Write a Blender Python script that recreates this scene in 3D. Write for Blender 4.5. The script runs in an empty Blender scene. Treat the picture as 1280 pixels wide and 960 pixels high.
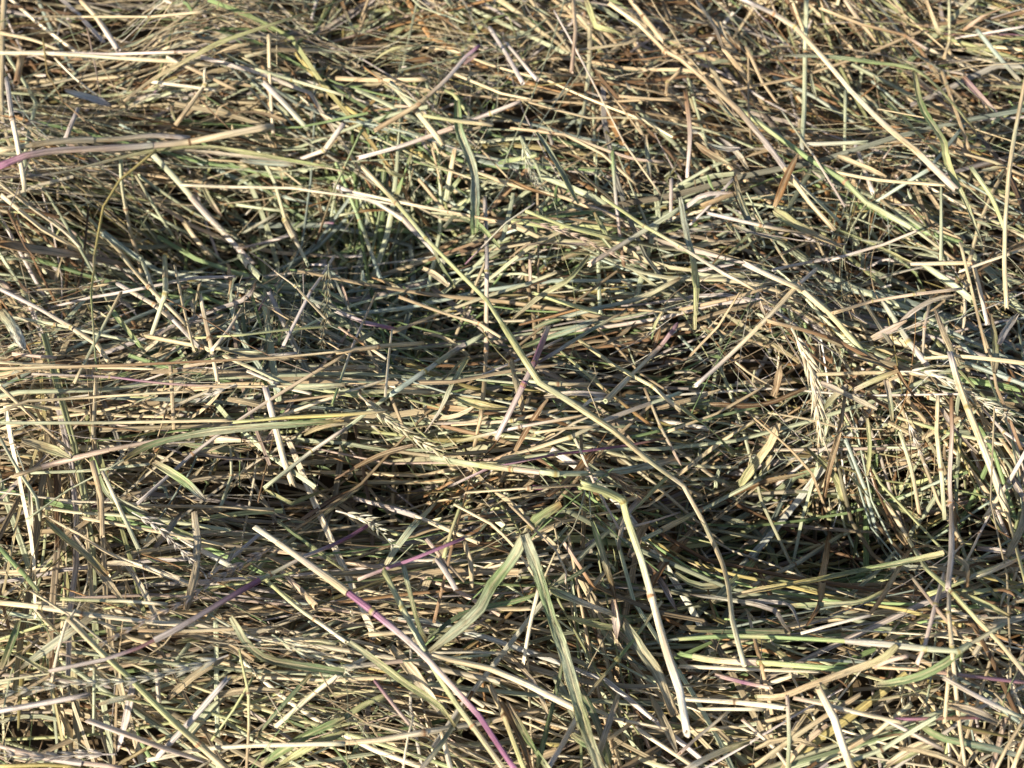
import bpy, math, random
import numpy as np
from mathutils import Vector

# A heap of freshly dried, cut hay in low sun, seen from above.  Units: metres.
rng = np.random.default_rng(11)
random.seed(5)
scene = bpy.context.scene
COL = scene.collection

# ------------------------------------------------------------------ heap surface
#HEIGHT-BEGIN
BUMPS = [
    (-0.207, 0.302, 0.164, 0.033, -0.05, 0.0110),
    (-0.047, 0.302, 0.086, 0.023, 0.00, 0.0040),
    (-0.151, 0.429, 0.097, 0.058, -0.10, -0.0580),
    (-0.230, 0.460, 0.115, 0.024, 0.00, 0.0100),
    (0.129, 0.248, 0.088, 0.033, -0.03, -0.0640),
    (0.130, 0.182, 0.092, 0.015, -0.03, 0.0080),
    (-0.053, 0.256, 0.049, 0.015, 0.00, -0.0240),
    (0.096, 0.325, 0.052, 0.017, 0.17, -0.0140),
    (-0.007, 0.173, 0.168, 0.022, -0.05, 0.0080),
    (0.178, 0.405, 0.072, 0.050, 0.00, -0.0100),
    (0.197, 0.267, 0.046, 0.045, 0.00, -0.0080),
    (-0.035, 0.435, 0.056, 0.027, 0.00, -0.0200),
    (0.099, 0.484, 0.090, 0.056, -0.35, 0.0040),
    (-0.147, 0.125, 0.100, 0.013, 0.00, -0.0050),
    (-0.198, 0.230, 0.092, 0.025, 0.00, 0.0040),
    (-0.098, 0.533, 0.196, 0.026, 0.00, 0.0060),
    (0.141, 0.302, 0.051, 0.028, -0.52, 0.0040)
]
def _waves():
    r = np.random.default_rng(3)
    out = []
    for k in range(26):
        lam = 0.035 + 0.16 * (k / 26.0)
        a = r.uniform(0, 2 * np.pi)
        out.append((np.cos(a) * 2 * np.pi / lam, np.sin(a) * 2 * np.pi / lam, r.uniform(0, 6.28), 0.0030 * lam / 0.12))
    return out
WAVES = _waves()
def height(x, y):
    x = np.asarray(x, float); y = np.asarray(y, float)
    z = np.zeros(np.broadcast(x, y).shape)
    for cx, cy, sx, sy, rot, h in BUMPS:
        c, s = math.cos(rot), math.sin(rot)
        u = ((x - cx) * c + (y - cy) * s) / sx
        v = (-(x - cx) * s + (y - cy) * c) / sy
        z = z + h * np.exp(-(u * u + v * v))
    for kx, ky, ph, a in WAVES:
        z = z + a * np.sin(kx * x + ky * y + ph)
    return z
#HEIGHT-END

# ------------------------------------------------------------------ palette (base colours)
PAL = {
    'cr': (0.72, 0.64, 0.48),
    'wh': (0.72, 0.67, 0.58),
    'st': (0.6, 0.5, 0.325),
    'ta': (0.47, 0.365, 0.23),
    'yl': (0.55, 0.47, 0.18),
    'yg': (0.44, 0.46, 0.23),
    'gn': (0.23, 0.32, 0.14),
    'gr': (0.45, 0.485, 0.33),
    'bl': (0.35, 0.41, 0.35),
    'br': (0.2, 0.12, 0.065),
    'rd': (0.38, 0.22, 0.1),
    'pk': (0.58, 0.45, 0.37),
    'pu': (0.25, 0.115, 0.195),
    'lv': (0.54, 0.48, 0.45),
    'dg': (0.13, 0.18, 0.1),
    'ol': (0.32, 0.27, 0.11)
}
# ------------------------------------------------------------------ materials
def hay_material(name, translucent, rough, streak_u, spec=0.35, bump=0.35):
    m = bpy.data.materials.new(name); m.use_nodes = True
    nt = m.node_tree; nt.nodes.clear()
    N, L = nt.nodes.new, nt.links.new
    out = N('ShaderNodeOutputMaterial')
    att = N('ShaderNodeAttribute'); att.attribute_name = 'hay_colour'
    uv = N('ShaderNodeUVMap'); uv.uv_map = 'UVMap'
    # fine fibres running along the length
    mp = N('ShaderNodeMapping'); mp.inputs['Scale'].default_value = (streak_u, 0.03, 1)
    L(uv.outputs[0], mp.inputs[0])
    n1 = N('ShaderNodeTexNoise'); n1.noise_dimensions = '2D'
    n1.inputs['Scale'].default_value = 1.0; n1.inputs['Detail'].default_value = 3.0; n1.inputs['Roughness'].default_value = 0.65
    L(mp.outputs[0], n1.inputs[0])
    r1 = N('ShaderNodeMapRange'); r1.inputs[1].default_value = 0.25; r1.inputs[2].default_value = 0.75
    r1.inputs[3].default_value = 0.40; r1.inputs[4].default_value = 1.6
    L(n1.outputs[0], r1.inputs[0])
    # slow tone changes and weathered blotches
    mp2 = N('ShaderNodeMapping'); mp2.inputs['Scale'].default_value = (1.3, 0.11, 1)
    L(uv.outputs[0], mp2.inputs[0])
    n2 = N('ShaderNodeTexNoise'); n2.noise_dimensions = '2D'
    n2.inputs['Scale'].default_value = 1.0; n2.inputs['Detail'].default_value = 4.0; n2.inputs['Roughness'].default_value = 0.7
    L(mp2.outputs[0], n2.inputs[0])
    r2 = N('ShaderNodeMapRange'); r2.inputs[1].default_value = 0.56; r2.inputs[2].default_value = 0.74
    r2.inputs[3].default_value = 0.0; r2.inputs[4].default_value = 0.55
    L(n2.outputs[0], r2.inputs[0])
    mul = N('ShaderNodeMix'); mul.data_type = 'RGBA'; mul.blend_type = 'MULTIPLY'; mul.inputs[0].default_value = 1.0
    L(att.outputs['Color'], mul.inputs[6]); L(r1.outputs[0], mul.inputs[7])
    blot = N('ShaderNodeMix'); blot.data_type = 'RGBA'; blot.blend_type = 'MULTIPLY'
    blot.inputs[7].default_value = (0.66, 0.53, 0.40, 1)
    L(r2.outputs[0], blot.inputs[0]); L(mul.outputs[2], blot.inputs[6])
    bs = N('ShaderNodeBsdfPrincipled')
    L(blot.outputs[2], bs.inputs['Base Color'])
    bs.inputs['Roughness'].default_value = rough
    bs.inputs['Specular IOR Level'].default_value = spec
    bp = N('ShaderNodeBump'); bp.inputs['Strength'].default_value = bump; bp.inputs['Distance'].default_value = 0.0006
    L(n1.outputs[0], bp.inputs['Height']); L(bp.outputs[0], bs.inputs['Normal'])
    if translucent > 0:
        tr = N('ShaderNodeBsdfTranslucent'); L(blot.outputs[2], tr.inputs['Color'])
        mx = N('ShaderNodeMixShader'); mx.inputs[0].default_value = translucent
        L(bs.outputs[0], mx.inputs[1]); L(tr.outputs[0], mx.inputs[2]); L(mx.outputs[0], out.inputs[0])
    else:
        L(bs.outputs[0], out.inputs[0])
    return m
M_STALK = hay_material('stalk_straw', 0.0, 0.45, 15.0, 0.4, 0.7)
M_BLADE = hay_material('grass_leaf', 0.18, 0.5, 22.0, 0.3, 0.9)
M_SEED = hay_material('seed_husk', 0.12, 0.55, 5.0, 0.3, 0.5)
M_LOOSE = hay_material('loose_hay', 0.12, 0.5, 10.0, 0.3, 0.6)

def ground_material():
    m = bpy.data.materials.new('ground_litter'); m.use_nodes = True
    nt = m.node_tree; bs = nt.nodes['Principled BSDF']; N, L = nt.nodes.new, nt.links.new
    co = N('ShaderNodeNewGeometry')
    a = N('ShaderNodeTexNoise'); a.inputs['Scale'].default_value = 60; a.inputs['Detail'].default_value = 8
    L(co.outputs['Position'], a.inputs[0])
    cr = N('ShaderNodeValToRGB')
    cr.color_ramp.elements[0].position = .35; cr.color_ramp.elements[0].color = (.04, .028, .015, 1)
    cr.color_ramp.elements[1].position = .7; cr.color_ramp.elements[1].color = (.14, .10, .055, 1)
    L(a.outputs[0], cr.inputs[0]); L(cr.outputs[0], bs.inputs['Base Color'])
    bs.inputs['Roughness'].default_value = .95
    b = N('ShaderNodeBump'); b.inputs['Distance'].default_value = .004; L(a.outputs[0], b.inputs['Height']); L(b.outputs[0], bs.inputs['Normal'])
    return m

# ------------------------------------------------------------------ sweeping profiles along paths
def ring_profile(n, squash=0.86):
    a = np.arange(n) / n * 2 * np.pi
    return np.stack([np.cos(a), np.sin(a) * squash], 1)
def blade_profile(n=5, fold=0.28, thick=0.07):
    x = np.linspace(-1, 1, n)
    top = np.stack([x, fold * np.abs(x) - fold * 0.5], 1)
    bot = top[::-1].copy(); bot[:, 1] -= thick
    return np.concatenate([bot[::-1][::1], top[::-1]], 0)   # counter-clockwise: under side, then upper side
def frames(P):
    T = np.gradient(P, axis=-2)
    T /= np.linalg.norm(T, axis=-1, keepdims=True) + 1e-12
    up = np.zeros_like(T); up[..., 2] = 1.0
    steep = np.abs(T[..., 2]) > 0.97
    up[steep] = (0, 1, 0.2)
    U = up - (up * T).sum(-1, keepdims=True) * T
    U /= np.linalg.norm(U, axis=-1, keepdims=True) + 1e-12
    B = np.cross(T, U)
    return T, U, B
def sweep(P, W, tw, prof):
    """P (...,R,3) paths, W (...,R) half widths, tw (...,R) roll, prof (S,2) -> verts (...,R,S,3)"""
    T, U, B = frames(P)
    c, s = np.cos(tw)[..., None], np.sin(tw)[..., None]
    B2 = c * B + s * U; U2 = -s * B + c * U
    return P[..., None, :] + W[..., None, None] * (prof[:, 0][:, None] * B2[..., None, :] + prof[:, 1][:, None] * U2[..., None, :])
def grid_faces(R, S):
    r, s = np.meshgrid(np.arange(R - 1), np.arange(S), indexing='ij')
    s2 = (s + 1) % S
    return np.stack([r * S + s, r * S + s2, (r + 1) * S + s2, (r + 1) * S + s], -1).reshape(-1, 4)
def mesh_from(name, V, F, uv, col, extra_faces=None):
    """V (n,3), F (m,4), uv per corner (m*4,2), col (n,3)"""
    me = bpy.data.meshes.new(name)
    nq = len(F); ex = extra_faces or []
    nl = nq * 4 + sum(len(f) for f in ex)
    me.vertices.add(len(V)); me.vertices.foreach_set('co', np.ascontiguousarray(V, dtype=np.float32).ravel())
    li = np.concatenate([F.ravel()] + [np.array(f) for f in ex]).astype(np.int32) if ex else F.ravel().astype(np.int32)
    me.loops.add(nl); me.loops.foreach_set('vertex_index', li)
    st = list(np.arange(nq) * 4); p = nq * 4
    for f in ex: st.append(p); p += len(f)
    me.polygons.add(len(st)); me.polygons.foreach_set('loop_start', np.array(st, dtype=np.int32))
    tot = np.concatenate([np.full(nq, 4), np.array([len(f) for f in ex], dtype=int)]).astype(np.int32)
    me.polygons.foreach_set('loop_total', tot)
    me.polygons.foreach_set('use_smooth', np.ones(len(st), dtype=bool))
    lay = me.uv_layers.new(name='UVMap')
    uvl = np.zeros((nl, 2), dtype=np.float32); uvl[:nq * 4] = uv
    for k in range(nq * 4, nl): uvl[k] = uv[-1]
    lay.data.foreach_set('uv', uvl.ravel())
    ca = me.color_attributes.new('hay_colour', 'FLOAT_COLOR', 'POINT')
    c4 = np.ones((len(V), 4), dtype=np.float32); c4[:, :3] = col
    ca.data.foreach_set('color', c4.ravel())
    me.update(calc_edges=True); me.validate()
    return me
def corner_uv(R, S, lengths, off):
    """uv for grid_faces(R,S): u round the profile, v in millimetres along"""
    r, s = np.meshgrid(np.arange(R - 1), np.arange(S), indexing='ij')
    u0, u1 = s / S, (s + 1) / S
    v0, v1 = lengths[r], lengths[r + 1]
    a = np.stack([np.stack([u0, v0], -1), np.stack([u1, v0], -1), np.stack([u1, v1], -1), np.stack([u0, v1], -1)], -2)
    return a.reshape(-1, 2) + off
def link(name, me, mat, parent=None):
    o = bpy.data.objects.new(name, me); COL.objects.link(o)
    if mat and not me.materials: me.materials.append(mat)
    if parent: o.parent = parent
    return o
def tag(o, label, cat, group=None, kind=None):
    if label: o['label'] = label
    if cat: o['category'] = cat
    if group: o['group'] = group
    if kind: o['kind'] = kind
    return o

def catmull(P, n):
    if len(P) == 2:
        t = np.linspace(0, 1, n)[:, None]; return P[0] * (1 - t) + P[1] * t
    Q = np.concatenate([[2 * P[0] - P[1]], P, [2 * P[-1] - P[-2]]])
    seg = np.linalg.norm(np.diff(P, axis=0), axis=1); cum = np.concatenate([[0], np.cumsum(seg)])
    out = []
    for d in np.linspace(0, cum[-1], n):
        k = min(np.searchsorted(cum, d, 'right') - 1, len(P) - 2); t = (d - cum[k]) / max(seg[k], 1e-9)
        a, b, c, e = Q[k], Q[k + 1], Q[k + 2], Q[k + 3]
        # tangents scaled to this chord keep sharp spacing changes from overshooting
        m1 = (c - a) / (np.linalg.norm(c - b) + np.linalg.norm(b - a) + 1e-9) * seg[k]
        m2 = (e - b) / (np.linalg.norm(e - c) + np.linalg.norm(c - b) + 1e-9) * seg[k]
        t2, t3 = t * t, t * t * t
        out.append((2*t3 - 3*t2 + 1) * b + (t3 - 2*t2 + t) * m1 + (-2*t3 + 3*t2) * c + (t3 - t2) * m2)
    return np.array(out)
def path(P, stiff):
    """a stem keeps its kinks sharp and is straight between them, a blade bends softly"""
    P = np.array(P, float)
    if len(P) < 3:
        return catmull(P, max(4, int(np.linalg.norm(P[-1] - P[0]) / 0.006)))
    d = np.diff(P, axis=0); d /= np.linalg.norm(d, axis=1, keepdims=True) + 1e-12
    ang = np.degrees(np.arccos(np.clip((d[1:] * d[:-1]).sum(1), -1, 1)))
    lim = 11 if stiff else 55
    cuts = [0] + [i + 1 for i, a in enumerate(ang) if a > lim] + [len(P) - 1]
    out = []
    for a, b in zip(cuts[:-1], cuts[1:]):
        Q = P[a:b + 1]; ln = np.linalg.norm(np.diff(Q, axis=0), axis=1).sum()
        C = catmull(Q, max(4, int(ln / 0.005)))
        out.append(C if not out else C[1:])
    C = np.concatenate(out)
    return C
def colour_along(codes, n, jit):
    c = np.array([PAL[k] for k in codes], float)
    if len(c) == 1: c = np.repeat(c, 2, 0)
    t = np.linspace(0, len(c) - 1, n); k = np.minimum(t.astype(int), len(c) - 2); f = (t - k)[:, None]
    f = f * f * (3 - 2 * f)
    c = (c[k] * (1 - f) + c[k + 1] * f) * jit
    wr = np.random.default_rng(int(abs(jit) * 1e6) + n)
    patch = np.clip(smooth_noise(n, max(3, n // 3), .35, wr), 0, .6)[:, None]      # faded, weathered patches
    c = c * (1 - patch) + np.array(PAL[wr.choice(['ta', 'st', 'lv', 'br', 'gr'])]) * patch
    return c * (1 + smooth_noise(n, max(3, n // 2), .07, wr))[:, None]
def arclen(C):
    return np.concatenate([[0], np.cumsum(np.linalg.norm(np.diff(C, axis=0), axis=1))])
def kinks(C):
    d = np.diff(C, axis=0); d /= np.linalg.norm(d, axis=1, keepdims=True) + 1e-12
    a = np.degrees(np.arccos(np.clip((d[1:] * d[:-1]).sum(1), -1, 1)))
    return [i + 1 for i in range(len(a)) if a[i] > 22]

# ------------------------------------------------------------------ single stalks, blades, heads
def smooth_noise(n, k, amp, r):
    v = r.normal(0, amp, max(2, k)); return np.interp(np.linspace(0, 1, n), np.linspace(0, 1, len(v)), v)
def make_stalk(pts, w, codes, seed, thin=False):
    """hollow stem with cut ends; joints and the papery sheath are parts"""
    r = np.random.default_rng(seed)
    C = path(pts, True); n = len(C); Ls = arclen(C)
    C = C + np.stack([smooth_noise(n, max(3, n // 7), 0.00022 if not thin else 0.0005, r) for _ in range(3)], 1)
    W = np.full(n, w / 2) * (1 + smooth_noise(n, max(3, n // 4), 0.06, r)) * np.linspace(1.0, r.uniform(.9, 1.08), n)
    K = kinks(C)
    for k in K: W[k] *= 1.06
    if thin: W *= np.linspace(1, 0.55, n)
    S = 10 if w > .0022 else 8
    prof = ring_profile(S, r.uniform(.5, .95))
    tw = np.full(n, r.uniform(0, 6.28)) + np.linspace(0, r.normal(0, .5), n)
    V = sweep(C, W, tw, prof)
    col = np.repeat(colour_along(codes, n, r.normal(1, .06)), S, 0)
    F = grid_faces(n, S); uv = corner_uv(n, S, Ls * 1000, (r.uniform(0, 300), r.uniform(0, 4000)))
    V = V.reshape(n, S, 3)
    Tn = frames(C)[0]
    for e, sg in ((0, -1), (n - 1, 1)):
        V[e] += Tn[e] * sg * (r.uniform(-.3, .75, S) * w * r.uniform(.2, 1.4))[:, None]
    V = V.reshape(-1, 3)
    # hollow cut ends: rim, then a short bore into the stem
    ex = []; addV = []; addC = []; base = len(V)
    T, _, _ = frames(C)
    for e, sg in ((0, 1), (n - 1, -1)):
        ring = V[e * S:(e + 1) * S]; c = C[e]
        slant = r.uniform(-.5, .5)
        rim = c + (ring - c) * .66
        bore = rim + T[e] * sg * w * 1.5
        a = base + len(addV) ; addV += list(rim) + list(bore)
        addC += [col[e * S] * 1.05] * S + [col[e * S] * .6] * S
        o = np.arange(S); o2 = (o + 1) % S; E = e * S
        for i in range(S):
            q = [E + o2[i], E + o[i], a + o[i], a + o2[i]]; q2 = [a + o2[i], a + o[i], a + S + o[i], a + S + o2[i]]
            if sg < 0: q.reverse(); q2.reverse()
            ex += [q, q2]
        ex.append(list(a + S + (o if sg > 0 else o[::-1])))
    V = np.concatenate([V, np.array(addV)]); col = np.concatenate([col, np.array(addC)])
    root = C[0].copy()
    me = mesh_from('hay_stalk', V - root, F, uv, col, ex)
    o = link('hay_stalk', me, M_STALK); o.location = root
    if thin or w < .0016: return o
    # joints
    spots = list(K)
    if not spots and r.random() < .38 and n > 8: spots = [int(n * r.uniform(.25, .75))]
    for k in spots[:2]:
        if k < 1 or k > n - 2: continue
        d = C[k + 1] - C[k - 1]; d /= np.linalg.norm(d)
        zz = np.array([-1.1, -.6, -.22, .22, .6, 1.1]) * w * .5
        NC = C[k] + zz[:, None] * d
        NW = W[k] * np.array([1.01, 1.05, 1.11, 1.12, 1.05, 1.01])
        NV = sweep(NC, NW, np.zeros(6), ring_profile(10, .95)).reshape(-1, 3)
        jc = np.array(PAL['br']) * r.uniform(.7, 2.2) if r.random() < .6 else np.array(PAL['ol'])
        mixc = np.array([0, .5, 1, 1, .5, 0])[:, None]
        nc = np.repeat(colour_along(codes, n, 1)[k] * (1 - mixc) + jc * mixc, 10, 0)
        nm = mesh_from('node', NV - root, grid_faces(6, 10), corner_uv(6, 10, zz * 1000, (r.uniform(0, 99), 0)), nc)
        link('node', nm, M_STALK, o)
    # papery leaf sheath wrapped round part of the stem
    if w > .0020 and r.random() < .5 and n > 12:
        a = int(n * r.uniform(.05, .45)); b = min(n - 2, a + max(5, int(n * r.uniform(.2, .4))))
        SC = C[a:b + 1]; m = len(SC)
        arc = np.linspace(-2.3, 2.3, 9); ro = 1.1
        outer = np.stack([np.cos(arc) * ro, np.sin(arc) * ro], 1); inner = outer[::-1] * .93
        SP = np.concatenate([outer, inner])
        flare = np.linspace(1.0, r.uniform(.98, 1.15), m) * (1 + smooth_noise(m, m // 2, .05, r))
        SV = sweep(SC, W[a:b + 1] * flare, np.full(m, 1.57) + np.linspace(0, r.normal(0, .6), m), SP).reshape(-1, 3)
        sc = np.repeat(colour_along([codes[min(len(codes) - 1, 1)], random.choice(['st', 'lv', 'wh', 'pk', 'cr'])], m, r.uniform(.85, 1.1)), 18, 0)
        sm = mesh_from('leaf_sheath', SV - root, grid_faces(m, 18), corner_uv(m, 18, Ls[a:b + 1] * 1000, (r.uniform(0, 99), 0)), sc)
        link('leaf_sheath', sm, M_BLADE, o)
    return o
def make_blade(pts, w, codes, seed):
    """flat grass leaf, channelled along its midrib, torn at one end"""
    r = np.random.default_rng(seed)
    C = path(pts, False); n = len(C); Ls = arclen(C)
    t = np.linspace(0, 1, n)
    env = np.minimum(1, .7 + 3.2 * t) * np.where(t > .7, 1 - ((t - .7) / .3) ** 1.6 * r.uniform(.1, .85), 1)
    W = w / 2 * env * (1 + smooth_noise(n, max(3, n // 2), .09, r))
    tw = smooth_noise(n, max(3, n // 6), .28 if w > .0045 else .5, r)
    prof = blade_profile(11, r.choice([-.22, .3, .4, .5]), .06); S = len(prof)
    V = sweep(C, W, tw, prof).reshape(-1, 3)
    base = colour_along(codes, n, r.normal(1, .06))
    edge = np.abs(prof[:, 0]); k = (edge < .2)[None, :, None]
    cc = np.repeat(base[:, None, :], S, 1)
    cc = np.where(k, cc * 0.55 + np.array(PAL['st']) * 0.45, cc)          # paler midrib
    cc = np.where((edge > .9)[None, :, None], cc * np.array([.8, .75, .7]), cc)
    stripes = r.normal(1, .13, S); cc = cc * stripes[None, :, None]      # veins
    dry = np.clip((np.abs(t - .5) * 2 - .72) / .28, 0, 1)[:, None, None] * r.uniform(.1, .8)
    cc = cc * (1 - dry) + np.array(PAL[r.choice(['ta', 'st', 'br', 'rd'])]) * dry   # withered tips
    V = (V.reshape(n, S, 3) + r.normal(0, w * .035, (n, S, 3))).reshape(-1, 3)     # crumpling
    V[:S] += (C[0] - C[1]) / np.linalg.norm(C[0] - C[1]) * np.repeat(r.uniform(-.3, .4, S // 2 + 1) * w * .4, 2)[:S, None]
    root = C[0].copy()
    ex = [list(range(S))[::-1], list(range((n - 1) * S, n * S))]
    me = mesh_from('grass_blade', V - root, grid_faces(n, S), corner_uv(n, S, Ls * 1000, (r.uniform(0, 300), r.uniform(0, 4000))), cc.reshape(-1, 3), ex)
    o = link('grass_blade', me, M_BLADE); o.location = root
    return o
def husk(c, d, up, length, rad, codes, r, awn):
    """a seed husk: a keeled, pointed scale with a bristle"""
    m = 9
    t = np.linspace(0, 1, m)
    C = c + np.outer(t * length, d) + np.outer(np.sin(t * 2.6) * length * .07, up)
    W = rad * np.array([.25, .7, .95, 1.0, .92, .75, .5, .25, .06])
    if awn > 0:
        C = np.concatenate([C, C[-1] + np.outer(np.array([.3, .65, 1.0]) * awn, d + up * .25)])
        W = np.concatenate([W, rad * np.array([.055, .045, .02])])
    prof = ring_profile(6, .62)
    V = sweep(C, W, np.full(len(C), r.uniform(-.5, .5)), prof).reshape(-1, 3)
    col = np.repeat(colour_along(codes, len(C), r.normal(1, .12)), 6, 0)
    return V, grid_faces(len(C), 6), corner_uv(len(C), 6, arclen(C) * 1000, (r.uniform(0, 300), r.uniform(0, 900))), col
def make_head(pts, w, codes, seed):
    r = np.random.default_rng(seed)
    C = path(pts, False); Ls = arclen(C); total = Ls[-1]
    root = C[0].copy()
    e = bpy.data.objects.new('seed_head', None); COL.objects.link(e); e.location = root; e.empty_display_size = .005
    n = len(C)
    V = sweep(C, np.linspace(w * .085, w * .04, n), np.zeros(n), ring_profile(6)).reshape(-1, 3)
    link('stem', mesh_from('stem', V - root, grid_faces(n, 6), corner_uv(n, 6, Ls * 1000, (0, 0)), np.repeat(colour_along(codes, n, .85), 6, 0)), M_STALK, e)
    T, U, B = frames(C)
    step = w * .36; k = 0
    for d in np.arange(w * .15, total - w * .35, step):
        i = min(n - 1, int(np.searchsorted(Ls, d)))
        side = 1 if k % 2 else -1; k += 1
        taper = 1 - .45 * (d / total)
        if k > 2 and r.random() < .1: continue                       # shed
        Vs, Fs, us, cs = [], [], [], []; nv = 0
        for j in range(3):
            if r.random() < .15: continue
            sp = (.26, .1, .19)[j] * r.uniform(.5, 1.7)
            lift = (.05, .28, -.12)[j]
            dd = T[i] + B[i] * side * sp + U[i] * lift; dd /= np.linalg.norm(dd)
            V, F, uvv, cl = husk(C[i] + B[i] * side * w * .07 + U[i] * w * .05 * (j - .5), dd, U[i], w * (1.75, 1.55, 1.3)[j] * taper * r.uniform(.7, 1.3), w * .125 * taper, codes, r, w * r.uniform(.4, 1.5))
            Vs.append(V); Fs.append(F + nv); us.append(uvv); cs.append(cl); nv += len(V)
        if Vs: link('spikelet', mesh_from('spikelet', np.concatenate(Vs) - root, np.concatenate(Fs), np.concatenate(us), np.concatenate(cs)), M_SEED, e)
    return e

# ------------------------------------------------------------------ the heap under them: loose hay nobody could count
ZONES = [  # hay mix by area; the hollows' cool shade is put into the colours too
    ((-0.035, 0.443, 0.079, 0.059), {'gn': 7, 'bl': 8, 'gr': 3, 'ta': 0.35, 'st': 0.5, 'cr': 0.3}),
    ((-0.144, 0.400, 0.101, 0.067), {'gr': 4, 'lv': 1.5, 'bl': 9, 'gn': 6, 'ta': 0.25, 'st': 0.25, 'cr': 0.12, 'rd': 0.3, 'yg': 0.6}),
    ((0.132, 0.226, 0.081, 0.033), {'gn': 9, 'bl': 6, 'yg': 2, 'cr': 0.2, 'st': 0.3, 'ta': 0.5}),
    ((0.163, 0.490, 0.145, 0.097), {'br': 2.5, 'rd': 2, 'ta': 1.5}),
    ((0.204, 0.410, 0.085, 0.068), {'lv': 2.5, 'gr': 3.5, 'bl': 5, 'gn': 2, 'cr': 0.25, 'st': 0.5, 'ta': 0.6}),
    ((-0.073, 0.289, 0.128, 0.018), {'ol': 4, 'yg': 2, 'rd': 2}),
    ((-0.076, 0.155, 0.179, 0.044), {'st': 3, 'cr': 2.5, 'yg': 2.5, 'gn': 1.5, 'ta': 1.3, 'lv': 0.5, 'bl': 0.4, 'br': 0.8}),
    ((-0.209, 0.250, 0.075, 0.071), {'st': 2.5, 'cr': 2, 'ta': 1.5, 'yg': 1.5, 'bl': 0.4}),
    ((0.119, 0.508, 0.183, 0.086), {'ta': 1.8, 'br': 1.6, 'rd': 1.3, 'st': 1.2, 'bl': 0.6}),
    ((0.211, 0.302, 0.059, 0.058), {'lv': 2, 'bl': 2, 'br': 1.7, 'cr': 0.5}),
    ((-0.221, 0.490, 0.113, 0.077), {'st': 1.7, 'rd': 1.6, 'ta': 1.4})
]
def zone_weight(x, y, z):
    cx, cy, sx, sy = z
    return np.exp(-((x - cx) / sx) ** 2 - ((y - cy) / sy) ** 2)
BASE_MIX = {'st': 20, 'cr': 11, 'ta': 18, 'lv': 8, 'gr': 18, 'yg': 6, 'br': 9, 'rd': 4, 'pk': 2, 'gn': 5, 'bl': 3, 'wh': 2, 'ol': 4, 'pu': .3}
CODES = list(BASE_MIX)
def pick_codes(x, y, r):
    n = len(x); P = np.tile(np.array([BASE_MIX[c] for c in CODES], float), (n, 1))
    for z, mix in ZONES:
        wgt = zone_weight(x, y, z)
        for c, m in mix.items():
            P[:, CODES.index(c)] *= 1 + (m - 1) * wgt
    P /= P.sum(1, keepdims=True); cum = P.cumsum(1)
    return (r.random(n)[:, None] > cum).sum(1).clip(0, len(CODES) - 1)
FLOW = [
    ((-0.152, 0.302, 0.176, 0.028), 0.04, 0.13, 0.90),
    ((-0.028, 0.177, 0.217, 0.020), -0.08, 0.16, 0.85),
    ((-0.218, 0.472, 0.134, 0.037), 0.04, 0.20, 0.70),
    ((-0.141, 0.379, 0.067, 0.037), -1.20, 0.35, 0.60),
    ((-0.246, 0.405, 0.051, 0.051), -0.76, 0.20, 0.60),
    ((0.115, 0.460, 0.080, 0.080), -1.10, 0.30, 0.50),
    ((0.170, 0.374, 0.091, 0.076), -0.50, 0.60, 0.40),
    ((-0.008, 0.267, 0.083, 0.022), 0.24, 0.25, 0.60),
    ((-0.067, 0.389, 0.084, 0.065), 1.20, 0.50, 0.40),
    ((0.206, 0.271, 0.034, 0.059), -1.61, 0.25, 0.35),
    ((0.020, 0.138, 0.101, 0.021), -1.40, 0.50, 0.35)
]
def flow_angle(x, y, r):
    """lie of the hay: mostly across, with swaths turned another way"""
    n = len(x)
    a = np.where(r.random(n) < .62, r.normal(0.0, .38, n), r.uniform(-np.pi / 2, np.pi / 2, n))
    for z, ang, sd, share in FLOW:
        wgt = zone_weight(x, y, z) * share
        a = np.where(r.random(n) < wgt, r.normal(ang, sd, n), a)
    return a
PALM = np.array([PAL[c] for c in CODES])
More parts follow.
